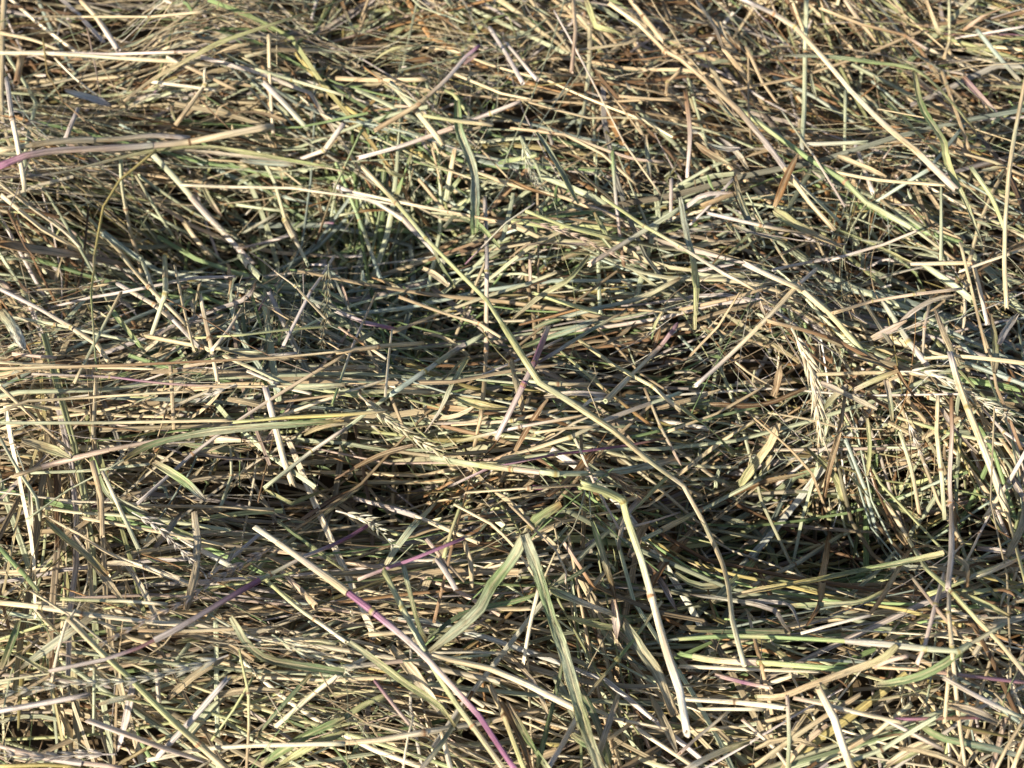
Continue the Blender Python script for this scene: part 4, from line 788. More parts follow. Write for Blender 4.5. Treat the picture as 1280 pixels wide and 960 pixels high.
('c',1.74,'ta','curved tan stalk, steep falling rightward, below the hanging seed head',[(119.4,289.9,-12.9),(138.2,279.5,-25.2),(150.7,271.7,-37.3),(160.7,259.8,-57.9)]),
('l',2.64,'br,rd','straight dark-brown and rust-brown blade, rising rightward, right of the longest pale stalk',[(98.9,259.1,-49.4),(123.9,268.8,-43.9),(147.9,271.7,-37.2)]),
('l',3.94,'st,yg','broad straight straw-coloured and yellowish-green blade, steep rising rightward, left of the hanging seed head',[(132.9,290.5,-19.6),(129.3,283.3,-26.7),(122.1,276.1,-36.9),(113.9,267.6,-51.3)]),
('l',3.05,'yg,gn','straight yellowish-green and green blade, falling rightward, beyond the longest pale stalk',[(80.2,286.1,6.5),(95.0,282.5,-7.7),(110.8,277.0,-26.4)]),
('c',2.22,'st','straight straw-coloured stalk, rising rightward, beyond the longest pale stalk',[(83.4,268.5,-30.7),(103.1,283.1,-26.3),(121.2,293.1,-21.6)]),
('l',3.17,'gn,yg','curved green and yellowish-green blade, steep falling rightward, below the hanging seed head',[(147.1,280.9,-28.0),(163.0,272.5,-42.1),(170.5,263.5,-55.8)]),
('l',1.96,'gn,yg','narrow straight green and yellowish-green blade, upright, right of the hanging seed head',[(176.4,292.4,-17.4),(178.3,281.3,-25.8),(178.7,271.0,-39.0)]),
('c',2.20,'gr,st','straight grey-green and straw-coloured stalk, upright, left of the upright lavender stalk',[(191.2,284.2,-16.5),(197.2,268.5,-27.5),(201.8,248.3,-38.7)]),
('p',2.66,'wh,lv','straight whitish and lavender-grey seed head, upright, left of the upright lavender stalk',[(192.3,289.9,-7.2),(196.2,279.2,-12.8),(200.8,268.6,-18.5)]),
('c',2.40,'st,gr','straight straw-coloured and grey-green stalk, upright, left of the upright lavender stalk',[(207.6,295.7,-1.1),(205.5,278.7,-6.1),(207.5,262.5,-15.4),(208.5,241.5,-26.5)]),
('c',3.31,'br,lv,lv,lv,lv','upright lavender grey stalk with dark joints, thickest near the side edge',[(210.9,291.1,5.7),(209.7,274.8,1.3),(209.5,254.5,-13.5),(210.1,246.0,-17.9),(189.6,203.4,24.2),(178.2,180.7,42.9)]),
('c',2.02,'lv,st,st','long straight lavender-grey and straw-coloured stalk, upright, touching the upright lavender stalk',[(188.3,196.9,21.6),(177.9,170.9,39.4),(176.5,156.9,39.7),(178.9,135.6,28.5),(182.4,114.1,16.2)]),
('c',2.26,'lv,pk','straight lavender-grey and pinkish stalk, upright, below the upright lavender stalk',[(187.7,197.5,17.0),(176.0,177.0,32.2),(167.8,158.6,34.4),(164.4,152.3,32.7)]),
('c',2.08,'st,lv','straight straw-coloured and lavender-grey stalk, steep rising rightward, crossing the sturdy dark-topped stalk',[(221.8,235.6,-10.0),(232.9,249.8,-4.0),(240.6,262.6,10.8)]),
('l',3.74,'lv','short broad straight lavender-grey blade, steep falling rightward, right of the sturdy dark-topped stalk',[(238.2,256.1,-8.1),(245.7,244.6,-17.3)]),
('l',2.17,'br,rd,rd','straight dark-brown and rust-brown blade, steep falling rightward, left of the upright lavender stalk',[(190.2,315.1,-4.9),(195.7,299.1,-4.4),(202.2,289.9,-4.4),(207.6,279.9,-5.6)]),
('c',1.72,'ta','straight tan stalk, rising rightward, left of the hanging seed head',[(84.6,343.8,2.5),(106.2,341.5,14.5),(123.9,346.4,17.0)]),
('l',3.16,'gn,yg','straight green and yellowish-green blade, falling rightward, beyond the hooked tan blade',[(175.4,267.2,-50.5),(190.4,259.9,-48.0),(202.0,249.3,-41.0)]),
('l',2.12,'bl','short curved blue-green blade, nearly level, right of the longest pale stalk',[(114.1,270.0,-51.5),(106.2,271.9,-44.7),(89.5,267.7,-35.9)]),
('c',2.47,'bl','straight blue-green stalk, falling rightward, right of the sturdy dark-topped stalk',[(226.2,335.8,-12.1),(236.5,314.9,-4.5),(249.3,300.4,1.4)]),
('c',1.65,'lv','straight lavender-grey stalk, falling rightward, right of the sturdy dark-topped stalk',[(227.6,288.1,-1.1),(233.9,273.8,3.2),(241.7,266.5,3.1)]),
('c',2.85,'st,yg,yg,st','smooth yellowish stalk slanting down to the near edge past the pinkish stub',[(-179.0,167.2,43.2),(-167.0,156.9,32.6),(-155.5,148.0,24.5),(-143.0,137.3,14.2),(-131.2,128.2,0.7),(-118.5,118.3,-5.0)]),
('c',2.77,'lv,pk,lv','blunt pinkish grey stalk ending in a clean cut near the near edge',[(-174.4,134.5,13.7),(-159.7,129.7,10.7),(-144.1,125.4,2.9),(-129.5,122.4,-5.7)]),
('c',2.20,'st,cr','long straight straw-coloured and cream stalk, nearly level, right of the smooth yellowish stalk',[(-223.8,187.2,7.3),(-197.0,177.8,28.3),(-178.2,173.8,31.2),(-146.2,173.0,21.4),(-135.7,173.9,17.1)]),
('c',1.45,'yg,cr','thin straight yellowish-green and cream stalk, nearly level, beyond the dusky seed head',[(-187.6,179.4,33.7),(-163.3,181.2,27.3),(-146.1,179.8,26.0)]),
('p',4.10,'lv,br','dusky purple grey seed head lying parallel to the purple banded stalk',[(-108.1,213.2,6.2),(-118.3,202.4,14.3),(-128.6,188.8,26.4),(-139.1,176.3,34.0),(-153.7,168.0,34.3),(-164.7,160.8,34.9)]),
('c',2.46,'pu,pu,lv,gr,gr,pu,pu,lv,lv','long grey green stalk with two purple bands, crossing pale hay',[(-65.0,228.0,-0.4),(-76.0,218.3,3.8),(-91.4,207.8,10.8),(-106.1,198.3,12.9),(-118.7,185.8,21.7),(-134.9,170.9,29.0),(-139.9,167.3,29.6),(-153.8,159.9,29.1),(-165.6,154.5,31.6),(-186.1,149.7,32.1)]),
('c',2.71,'cr,cr,cr,pu,pu,lv,pk,pu,pu,pu','cream stalk turning deep magenta purple as it falls to the near edge',[(-114.9,221.7,10.4),(-99.1,210.6,11.2),(-74.4,188.0,28.3),(-57.9,174.1,33.7),(-44.2,164.0,29.3),(-35.5,157.6,22.7),(-25.2,148.2,15.8),(-13.5,136.2,13.3),(-5.8,124.0,16.9),(1.3,111.7,26.4)]),
('w',1.15,'st','curved straw-coloured fine stem, rising rightward, touching the dusky seed head',[(-129.9,198.5,14.4),(-129.7,208.3,9.2),(-123.8,213.4,4.7),(-108.0,216.9,-2.2)]),
('p',4.03,'wh,lv','straight whitish and lavender-grey seed head, falling rightward, beyond the dusky seed head',[(-172.2,229.8,8.7),(-158.0,220.8,10.8),(-142.8,206.0,14.7),(-133.4,197.0,16.7)]),
('l',2.38,'gn,yg','straight green and yellowish-green blade, falling rightward, below the blunt green blade',[(-183.7,236.6,2.8),(-168.7,229.6,3.0),(-151.0,222.2,4.5),(-131.9,215.0,2.5)]),
('c',2.47,'cr,wh','straight cream and whitish stalk, falling rightward, touching the dusky seed head',[(-164.2,229.2,0.8),(-144.0,215.7,4.1),(-125.2,206.4,0.2)]),
('c',1.77,'st,cr','long straight straw-coloured and cream stalk, falling rightward, beyond the dusky seed head',[(-216.9,233.8,-3.4),(-197.8,223.3,-1.3),(-179.4,210.3,7.4),(-156.2,199.4,15.4),(-137.1,191.6,15.8)]),
('l',3.05,'yg,ol','straight yellowish-green and olive blade, steep falling rightward, beyond the smooth yellowish stalk',[(-216.1,231.9,-2.2),(-204.6,221.4,0.1),(-187.9,207.7,10.5),(-175.3,195.9,17.8)]),
('l',2.29,'cr','straight cream blade, falling rightward, beyond the dusky seed head',[(-179.2,205.0,9.3),(-167.9,204.6,10.4),(-145.8,195.2,16.3),(-136.3,192.2,14.3)]),
('c',1.99,'gn','straight green stalk, steep falling rightward, beyond the smooth yellowish stalk',[(-235.7,219.1,-7.6),(-222.2,206.1,-1.7),(-202.3,187.1,21.1)]),
('l',2.83,'gn','short straight green blade, upright, beyond the narrow pale seed head',[(-208.0,174.8,21.3),(-207.8,162.9,25.1),(-210.1,152.7,23.9)]),
('c',1.42,'cr','thin curved cream stalk, upright, crossing the smooth yellowish stalk',[(-179.5,173.8,36.1),(-182.5,168.4,36.3),(-185.9,157.7,30.1),(-188.8,148.5,22.6)]),
('w',0.87,'pk','short curved pinkish fine stem, nearly level, crossing the smooth yellowish stalk',[(-189.0,160.0,26.8),(-186.1,162.3,28.4),(-167.6,165.7,23.7)]),
('w',0.97,'br,st','curved dark-brown and straw-coloured fine stem, nearly level, crossing the purple-banded stalk',[(-184.0,156.7,31.6),(-170.5,154.2,26.7),(-155.2,155.9,21.3),(-144.7,163.7,22.5),(-140.4,169.0,24.3)]),
('l',1.51,'yg','narrow straight yellowish-green blade, falling rightward, crossing the purple-banded stalk',[(-205.0,158.6,27.4),(-192.6,152.8,23.9),(-177.7,148.7,18.3)]),
('p',4.19,'wh,gr','long narrow pale green seed head pointing to the side edge',[(-118.0,159.4,21.4),(-133.9,152.9,23.3),(-152.8,147.5,26.0),(-173.9,145.5,29.1),(-190.1,143.2,29.3),(-204.9,140.0,32.6)]),
('c',2.23,'lv','straight lavender-grey stalk, nearly level, below the narrow pale seed head',[(-208.6,136.7,20.3),(-193.2,140.1,18.1),(-174.7,144.2,18.0)]),
('c',1.91,'yg,cr','straight yellowish-green and cream stalk, falling rightward, below the magenta-tipped stalk',[(-108.3,197.6,6.8),(-92.6,183.4,14.4),(-79.2,172.8,20.3),(-69.2,165.0,22.0)]),
('l',3.28,'gr,dg,dg,gn','dark green blade twisting over and disappearing under a cream stalk',[(-119.3,176.9,19.0),(-111.5,165.5,17.0),(-103.6,159.1,18.5),(-90.2,155.2,21.6),(-69.3,152.0,21.8)]),
('w',0.79,'br','straight dark-brown fine stem, nearly level, crossing the dark twisting blade',[(-140.3,170.3,20.4),(-124.7,170.7,12.2),(-100.6,163.6,11.8),(-83.5,159.1,14.6)]),
('c',3.32,'pk,ta','short thick straight pinkish and tan stalk, steep falling rightward, below the magenta-tipped stalk',[(-104.6,207.8,-9.5),(-94.9,196.9,-1.7),(-85.8,186.8,5.1)]),
('l',2.66,'yg','short straight yellowish-green blade, nearly level, below the purple-banded stalk',[(-141.7,166.6,17.1),(-129.2,169.4,12.5)]),
('c',2.05,'cr','long straight cream stalk, nearly level, crossing the smooth yellowish stalk',[(-67.6,123.6,19.6),(-85.4,124.6,13.3),(-108.4,127.4,-0.5),(-130.3,127.6,-6.3),(-151.5,122.0,-1.5)]),
('c',1.66,'yg,st','straight yellowish-green and straw-coloured stalk, upright, below the dark twisting blade',[(-115.7,164.6,12.4),(-109.8,146.4,10.2),(-109.5,135.3,4.2),(-110.9,119.2,-6.7)]),
('l',2.20,'dg','straight dark-green blade, steep rising rightward, below the dark twisting blade',[(-84.7,154.2,11.6),(-94.6,143.5,8.2),(-109.6,130.8,-5.2)]),
('c',1.45,'yg','thin straight yellowish-green stalk, nearly level, crossing the smooth yellowish stalk',[(-172.6,146.2,15.0),(-145.5,141.7,6.3),(-126.9,140.8,1.1),(-115.3,137.8,-0.8)]),
('c',2.09,'pk','short straight pinkish stalk, upright, crossing the narrow pale seed head',[(-150.5,157.3,9.1),(-149.3,144.6,4.1)]),
('c',1.46,'gr','thin straight grey-green stalk, upright, crossing the blunt pinkish stub',[(-174.2,156.0,17.1),(-177.1,133.9,-3.6)]),
('p',4.51,'lv,wh','straight lavender-grey and whitish seed head, nearly level, below the blunt pinkish stub',[(-165.4,124.0,-0.7),(-179.4,124.2,-1.5),(-194.3,121.7,4.3),(-209.5,122.2,9.5)]),
('c',2.07,'yl','straight yellow stalk, nearly level, below the blunt pinkish stub',[(-211.9,118.7,0.7),(-195.2,120.1,-3.0),(-183.4,120.9,-9.0)]),
('l',2.64,'ol','short straight olive blade, rising rightward, below the blunt pinkish stub',[(-153.3,126.5,-1.5),(-170.8,120.0,-10.0)]),
('c',1.68,'yg','straight yellowish-green stalk, steep rising rightward, beyond the smooth yellowish stalk',[(-109.6,154.1,8.0),(-117.3,141.5,2.8),(-127.5,131.3,-7.2)]),
('p',5.09,'gr,wh','straight grey-green and whitish seed head, falling rightward, beyond the dark twisting blade',[(-102.1,170.7,13.9),(-87.9,161.8,17.3),(-71.3,155.9,17.6)]),
('l',3.24,'gn','broad straight green blade, rising rightward, below the dark twisting blade',[(-69.0,134.9,14.4),(-86.3,128.4,9.3),(-105.2,120.7,-5.8)]),
('l',2.79,'yg','straight yellowish-green blade, rising rightward, below the dark twisting blade',[(-68.5,129.0,15.5),(-80.0,125.4,12.3),(-98.4,118.5,-1.0)]),
('w',0.98,'ta','short straight tan fine stem, steep falling rightward, crossing the dark twisting blade',[(-83.6,159.2,14.2),(-72.2,143.3,13.0)]),
('l',1.80,'gn,yg','narrow straight green and yellowish-green blade, falling rightward, crossing the purple-banded stalk',[(-109.3,233.3,-8.5),(-97.3,224.4,-10.5),(-75.3,204.9,1.4)]),
('c',1.81,'lv','straight lavender-grey stalk, rising rightward, beyond the dusky seed head',[(-116.1,230.7,-12.1),(-126.4,216.1,-6.8),(-135.2,201.8,2.5)]),
('c',2.68,'yg,gr,gn,gr','straight grey green stalk running alongside the magenta purple stalk',[(-55.1,196.0,20.7),(-46.1,177.4,27.6),(-39.0,165.7,23.6),(-33.3,156.0,17.2),(-25.2,144.5,12.7),(-15.9,132.5,10.8),(-3.1,113.3,19.5)]),
('l',3.10,'gr,bl','broad straight grey-green and blue-green blade, steep rising rightward, right of the arching seed head',[(-56.0,204.5,8.8),(-52.5,210.4,10.4),(-44.3,221.4,12.6),(-37.0,252.5,-29.1)]),
('l',2.01,'gr,gn','straight grey-green and green blade, upright, right of the straight greygreen stalk',[(-48.2,204.3,15.8),(-43.6,186.8,18.7),(-39.6,173.4,18.6),(-36.1,167.3,15.1)]),
('p',5.47,'wh,gr','pale bristly seed head arching over the purple band of stalk',[(-82.1,237.0,-5.7),(-69.8,231.8,-2.1),(-60.1,219.9,12.9),(-51.8,207.1,24.6)]),
('c',1.72,'pk,pu,pu','straight pinkish and purple stalk, rising rightward, right of the arching seed head',[(-67.2,195.8,13.1),(-55.5,201.1,12.5),(-40.5,203.2,21.6),(-28.6,207.3,24.3),(-21.5,210.3,24.7)]),
('c',1.73,'pk,ta','short straight pinkish and tan stalk, steep falling rightward, left of the folded green blade',[(-37.5,212.6,17.7),(-28.7,202.1,18.1),(-20.3,194.3,15.5)]),
('c',2.57,'lv','short thick straight lavender-grey stalk, steep falling rightward, left of the folded green blade',[(-32.3,202.4,19.0),(-23.7,189.8,17.3)]),
('c',1.75,'yg','short straight yellowish-green stalk, upright, right of the arching seed head',[(-23.3,229.6,18.2),(-26.6,215.5,20.1),(-30.0,204.5,18.5)]),
('c',1.30,'st','thin curved straw-coloured stalk, steep falling rightward, crossing the folded green blade',[(-25.7,228.6,20.4),(-9.6,216.4,27.0),(-0.0,207.7,23.4),(11.9,193.0,15.5)]),
('c',1.71,'cr','straight cream stalk, upright, touching the striped green blade',[(11.9,192.3,17.4),(8.3,178.2,8.2),(5.3,163.6,0.2)]),
('w',1.22,'st','straight straw-coloured fine stem, steep rising rightward, touching the striped green blade',[(11.9,192.8,16.0),(17.9,204.5,21.6),(26.4,214.9,24.4),(31.6,227.0,23.9)]),
('l',2.07,'dg','straight dark-green blade, rising rightward, crossing the striped green blade',[(35.5,205.3,6.9),(25.4,197.6,10.0),(12.0,191.7,12.3)]),
('l',2.24,'gn,dg','straight green and dark-green blade, rising rightward, crossing the folded green blade',[(11.9,189.8,13.9),(4.8,187.0,12.9),(-14.2,181.9,15.1),(-23.4,177.4,17.5),(-36.1,168.5,15.2)]),
('l',3.96,'gn,wh,gn','broad straight green and whitish blade, falling rightward, right of the striped green blade',[(16.7,191.6,12.6),(27.8,189.7,4.0),(44.6,188.9,-11.6),(55.2,187.8,-19.5)]),
('l',4.82,'gr,st','broad straight grey-green and straw-coloured blade, steep falling rightward, left of the bright elbowed stalk',[(49.7,186.9,-13.4),(57.6,172.8,-13.0),(63.7,160.1,-8.1),(68.7,140.1,-0.7)]),
('l',3.57,'st,cr','broad straight straw-coloured and cream blade, steep falling rightward, left of the bright elbowed stalk',[(60.4,153.7,-15.5),(65.8,137.2,-7.4),(68.6,124.6,1.6)]),
('l',2.82,'gn,br','straight green and dark-brown blade, upright, left of the bright elbowed stalk',[(35.5,222.8,15.5),(39.4,214.3,7.4),(44.8,202.7,-6.6),(47.5,195.0,-14.0)]),
('l',3.53,'pk,lv','short broad straight pinkish and lavender-grey blade, upright, left of the bright elbowed stalk',[(45.9,194.5,-9.3),(47.1,186.8,-12.9),(46.8,178.1,-13.8)]),
('c',2.70,'st,st,cr,st','thickest cream stalk, lying nearly level across the long striped blade',[(-34.8,159.1,22.1),(-24.2,158.5,16.7),(-9.3,156.4,12.0),(4.6,151.3,9.2),(16.2,145.9,7.7),(30.5,139.1,6.5)]),
('c',1.90,'cr','straight cream stalk, nearly level, touching the striped green blade',[(30.7,142.7,-8.3),(48.4,139.8,-8.5),(64.9,134.1,-0.8)]),
('c',1.49,'cr','thin straight cream stalk, nearly level, touching the thickest cream stalk',[(-35.2,164.6,8.7),(-19.0,166.1,4.1),(-2.4,167.4,-1.9)]),
('l',2.61,'gr,yg,yg','long straight grey-green and yellowish-green blade, falling rightward, left of the straight greygreen stalk',[(-73.9,168.8,21.4),(-58.3,158.3,21.1),(-44.4,148.8,17.9),(-29.7,140.6,10.4),(-22.8,132.2,7.6)]),
('l',4.41,'st,cr','broad straight straw-coloured and cream blade, steep falling rightward, left of the straight greygreen stalk',[(-51.2,165.2,14.1),(-43.1,157.3,9.2),(-34.8,146.7,5.0),(-30.1,140.1,3.7)]),
('c',1.84,'pu,pk','short straight purple and pinkish stalk, steep falling rightward, left of the straight greygreen stalk',[(-57.4,150.9,14.5),(-49.9,141.3,16.1),(-42.1,132.2,16.4)]),
('c',2.48,'ta,cr,ta','long straight tan and cream stalk, nearly level, crossing the straight greygreen stalk',[(-72.0,125.5,11.8),(-54.9,126.0,14.2),(-36.2,130.0,11.7),(-9.4,139.1,-5.6),(11.8,144.4,-8.1)]),
('l',2.60,'yg','straight yellowish-green blade, rising rightward, below the dark twisting blade near its right end',[(-72.5,133.3,12.1),(-61.5,141.0,12.9),(-50.3,145.3,13.9)]),
('c',2.30,'st,yg','straight straw-coloured and yellowish-green stalk, steep falling rightward, right of the magenta-tipped stalk',[(-9.5,154.3,-5.1),(-3.5,141.2,-4.6),(4.5,115.7,8.9)]),
('l',2.84,'rd,br','straight rust-brown and dark-brown blade, steep falling rightward, right of the magenta-tipped stalk',[(-4.7,147.1,-4.6),(2.3,133.1,-0.4),(7.8,115.0,12.1)]),
('l',2.43,'dg,gn','straight dark-green and green blade, upright, crossing the thickest cream stalk',[(22.9,168.9,-4.8),(19.0,152.4,-6.8),(15.1,136.4,0.0),(9.9,113.9,16.8)]),
('c',3.11,'cr,lv','short thick straight cream and lavender-grey stalk, steep rising rightward, left of the striped green blade',[(28.6,143.2,-12.4),(21.9,129.9,-1.4),(14.4,114.8,13.1)]),
('l',4.39,'gn,bl','short broad straight green and blue-green blade, falling rightward, crossing the striped green blade',[(25.9,134.4,-10.1),(34.8,127.4,-5.4),(40.6,116.7,4.7)]),
('l',2.03,'ta,st','straight tan and straw-coloured blade, steep falling rightward, crossing the thickest cream stalk',[(-0.0,165.8,-2.8),(9.6,156.2,-7.4),(16.4,138.8,-4.4)]),
('c',2.45,'cr','short straight cream stalk, upright, left of the straight greygreen stalk',[(-28.5,130.1,7.0),(-24.8,116.3,6.1)]),
('c',1.42,'cr','short thin straight cream stalk, upright, left of the straight greygreen stalk',[(-40.8,136.2,13.9),(-44.6,115.4,10.4)]),
('w',0.83,'st','short straight straw-coloured fine stem, steep rising rightward, right of the striped green blade',[(44.7,183.9,-15.8),(31.5,161.6,-13.0)]),
('l',2.85,'dg,gn','straight dark-green and green blade, steep falling rightward, right of the striped green blade',[(28.7,156.5,-8.1),(37.2,134.9,-2.9),(39.7,114.0,16.5)]),
('c',1.98,'pk,rd','short straight pinkish and rust-brown stalk, steep falling rightward, right of the striped green blade',[(22.9,210.9,18.7),(37.0,197.4,-3.1)]),
('c',1.20,'lv','thin straight lavender-grey stalk, rising rightward, crossing the bright elbowed stalk',[(84.7,255.5,-48.9),(52.8,230.7,-12.2)]),
('l',2.94,'br,lv','straight dark-brown and lavender-grey blade, steep falling rightward, touching the bright elbowed stalk',[(60.5,218.4,-19.2),(69.9,210.5,-27.1),(77.0,196.5,-29.4)]),
('l',4.44,'br,br,ta','broad straight dark-brown and tan blade, steep rising rightward, touching the bright elbowed stalk',[(64.2,205.6,-24.2),(71.4,218.3,-25.2),(83.9,239.1,-51.8),(96.0,254.4,-55.9)]),
('c',2.40,'st','short straight straw-coloured stalk, upright, beyond the folded green blade',[(-20.7,212.8,14.1),(-18.2,205.0,10.9),(-17.5,194.4,8.4)]),
('l',2.09,'wh,lv','curved whitish and lavender-grey blade, falling rightward, crossing the longest pale stalk',[(83.2,202.4,-23.6),(99.2,199.6,-21.3),(114.7,185.3,3.8),(116.9,175.6,12.0),(118.5,172.0,13.8)]),
('l',2.07,'lv,wh','curved lavender-grey and whitish blade, falling rightward, below the yellow-green level blade',[(102.4,197.9,-18.4),(119.9,188.5,3.7),(121.9,183.9,9.6),(122.8,172.0,15.6)]),
('l',3.06,'st,yl,yg,gn,yg','long yellow and green blade lying across below the darkest hollow',[(102.3,199.7,-16.2),(117.0,199.6,-7.0),(137.2,201.5,-1.7),(159.1,209.1,-11.0),(176.1,207.7,4.1),(188.6,205.8,18.6)]),
('l',2.05,'gn,yg','curved green and yellowish-green blade, nearly level, below the yellow-green level blade',[(122.6,187.9,1.9),(135.0,185.4,10.5),(151.0,185.6,13.5),(163.5,192.4,10.4)]),
('l',2.09,'br,ta,rd','straight dark-brown and rust-brown blade, steep rising rightward, crossing the yellow-green level blade',[(149.6,175.2,27.3),(158.5,185.8,21.3),(168.7,199.4,8.7),(181.4,216.2,-10.2),(189.6,225.2,-20.6)]),
('l',2.30,'rd,st,ta','tan withered blade curled over like a hook beside the lavender stalk',[(188.6,224.0,-17.7),(191.1,216.6,0.1),(191.1,205.9,18.2),(193.2,196.5,29.0),(188.1,182.8,39.0)]),
('c',1.95,'st,gr,yg,st','long straight straw-coloured and grey-green stalk, steep falling rightward, crossing the upright lavender stalk',[(188.3,258.7,-45.9),(194.0,236.6,-39.4),(181.4,199.5,15.1),(183.0,182.0,34.8),(189.1,168.4,39.8),(198.6,161.1,34.0),(211.6,150.8,22.9)]),
('l',2.39,'yg','straight yellowish-green blade, falling rightward, below the hooked tan blade',[(185.1,183.0,32.3),(192.6,178.4,34.8),(206.5,172.1,32.0)]),
('l',1.98,'yg,ol','short curved yellowish-green and olive blade, nearly level, right of the hooked tan blade',[(191.8,183.4,29.4),(202.0,185.8,27.9),(203.4,180.9,29.7)]),
('c',2.28,'gr,gr,yg,gn,gn,gn','long kinked grey-green and green stalk, nearly level, right of the thick blunt stalk',[(201.3,167.8,34.9),(178.8,155.2,39.9),(166.3,156.7,38.5),(148.5,162.2,28.8),(123.8,168.6,14.9),(97.3,174.5,0.9),(75.5,178.6,-15.3)]),
('c',1.35,'wh','thin straight whitish stalk, rising rightward, below the yellow-green level blade',[(122.5,170.5,16.3),(135.6,172.9,21.8),(149.6,174.6,27.1)]),
('l',2.81,'dg','straight dark-green blade, nearly level, crossing the longest pale stalk',[(77.7,188.1,-28.1),(99.3,180.2,-8.6),(120.9,175.7,3.9)]),
('l',2.68,'yg,st,ta,st','curved yellowish-green and straw-coloured blade, rising rightward, right of the thick blunt stalk',[(156.1,158.6,36.4),(150.6,154.4,33.4),(140.5,151.6,27.6),(125.0,147.0,24.0),(111.5,143.6,15.9),(102.8,145.3,7.9)]),
('c',2.78,'gn,yg,gn','long thick straight green and yellowish-green stalk, nearly level, crossing the longest pale stalk',[(75.1,171.8,-16.0),(89.5,166.3,-8.2),(110.2,160.2,7.4),(138.0,153.9,20.3)]),
('c',1.91,'cr','straight cream stalk, nearly level, right of the longest pale stalk',[(74.5,165.4,-14.3),(105.0,159.1,3.0),(127.5,154.2,16.3)]),
('c',1.80,'pk,pu,pk','short straight pinkish and purple stalk, falling rightward, below the longest pale stalk',[(88.8,159.7,-6.9),(100.1,153.8,1.0),(108.7,149.0,9.2)]),
('c',2.02,'pk','short straight pinkish stalk, rising rightward, right of the thick blunt stalk',[(149.8,153.7,27.4),(160.3,155.0,33.2)]),
('c',1.82,'ta,pu','long straight tan and purple stalk, nearly level, below the upright lavender stalk',[(147.9,153.1,25.7),(164.5,149.7,33.0),(178.5,147.7,33.1),(212.8,148.6,18.4)]),
('c',3.60,'st,cr,cr,st','thick blunt straw stalk pointing down through the near edge among thin stems',[(124.6,145.1,24.6),(130.3,132.9,22.1),(134.2,120.8,17.4),(136.7,113.6,15.7)]),
('c',1.82,'pk,cr,st','straight pinkish and straw-coloured stalk, nearly level, crossing the thick blunt stalk',[(115.8,143.4,16.8),(126.9,139.4,21.0),(146.8,134.7,19.5),(157.0,131.9,21.5)]),
('c',2.00,'pu,br,pu','straight purple and dark-brown stalk, nearly level, right of the thick blunt stalk',[(155.2,133.2,20.7),(177.7,132.2,26.9),(190.1,132.6,24.4)]),
('c',2.08,'cr','straight cream stalk, nearly level, below the longest pale stalk',[(74.2,147.5,-2.1),(94.4,145.1,2.3),(112.1,139.1,15.9)]),
('c',1.90,'cr','short straight cream stalk, nearly level, below the longest pale stalk',[(81.2,145.0,-8.0),(105.6,141.7,2.9)]),
('c',1.88,'cr,pk','straight cream and pinkish stalk, rising rightward, right of the bright elbowed stalk',[(93.2,143.8,-5.8),(78.8,132.2,-1.6),(69.6,123.2,2.7)]),
('c',1.75,'pk,cr,pk','straight pinkish and cream stalk, steep falling rightward, left of the thick blunt stalk',[(97.7,137.8,-0.7),(108.5,126.3,3.9),(114.2,116.8,4.3)]),
('l',2.55,'gn,bl','straight green and blue-green blade, falling rightward, right of the thick blunt stalk',[(165.2,131.2,19.9),(173.3,125.9,19.3),(190.9,123.6,15.2),(211.5,121.1,6.1)]),
('c',2.02,'lv','straight lavender-grey stalk, falling rightward, right of the thick blunt stalk',[(132.1,138.6,17.5),(151.8,134.2,17.1),(172.9,121.7,18.4)]),
('c',1.59,'st','short straight straw-coloured stalk, upright, below the upright lavender stalk',[(175.8,149.2,35.4),(173.6,130.5,24.7)]),
('c',2.02,'st','short straight straw-coloured stalk, steep rising rightward, right of the thick blunt stalk',[(210.9,135.6,16.1),(201.2,122.8,13.9),(196.5,115.4,10.3)]),
('c',2.03,'st','short straight straw-coloured stalk below the hooked tan blade',[(211.5,129.1,10.7),(204.5,116.4,5.8)]),
('c',2.21,'st,yg','straight straw-coloured and yellowish-green stalk, upright, below the sturdy dark-topped stalk',[(232.8,238.3,-10.4),(218.5,189.0,25.9)]),
('c',1.81,'lv,st','straight lavender-grey and straw-coloured stalk, steep rising rightward, crossing the hooked tan blade',[(229.8,244.0,-13.6),(218.8,228.2,-12.9),(189.1,191.0,24.0)]),
('c',1.51,'pk,st','short straight pinkish and straw-coloured stalk, rising rightward, right of the hooked tan blade',[(228.5,208.7,9.7),(198.0,191.6,25.8)]),
('l',2.58,'lv','short straight lavender-grey blade, nearly level, right of the hooked tan blade',[(210.9,215.9,0.2),(229.1,209.7,8.4)]),
('l',1.87,'lv,st','long narrow straight lavender-grey and straw-coloured blade, nearly level, beyond the yellow-green level blade',[(125.1,256.2,-66.0),(146.2,255.3,-65.6),(160.5,254.2,-66.7),(193.1,242.8,-47.0)]),
('l',2.26,'yg,gn','short straight yellowish-green and green blade, upright, beyond the yellow-green level blade',[(175.9,262.8,-54.9),(177.1,251.4,-63.7),(172.4,235.7,-62.0)]),
('l',3.24,'gn,dg','straight green and dark-green blade, nearly level, crossing the longest pale stalk',[(85.2,246.3,-58.8),(114.9,249.6,-77.6),(130.3,247.5,-76.3)]),
('l',3.21,'bl,gn','curved blue-green and green blade, falling rightward, right of the longest pale stalk',[(105.1,260.4,-63.1),(124.9,256.9,-72.8),(134.3,245.8,-75.8),(131.6,225.2,-50.5)]),
('w',1.18,'br','short straight dark-brown fine stem, steep falling rightward, beyond the yellow-green level blade',[(162.0,255.6,-66.3),(170.5,243.8,-67.2),(170.4,224.0,-43.7)]),
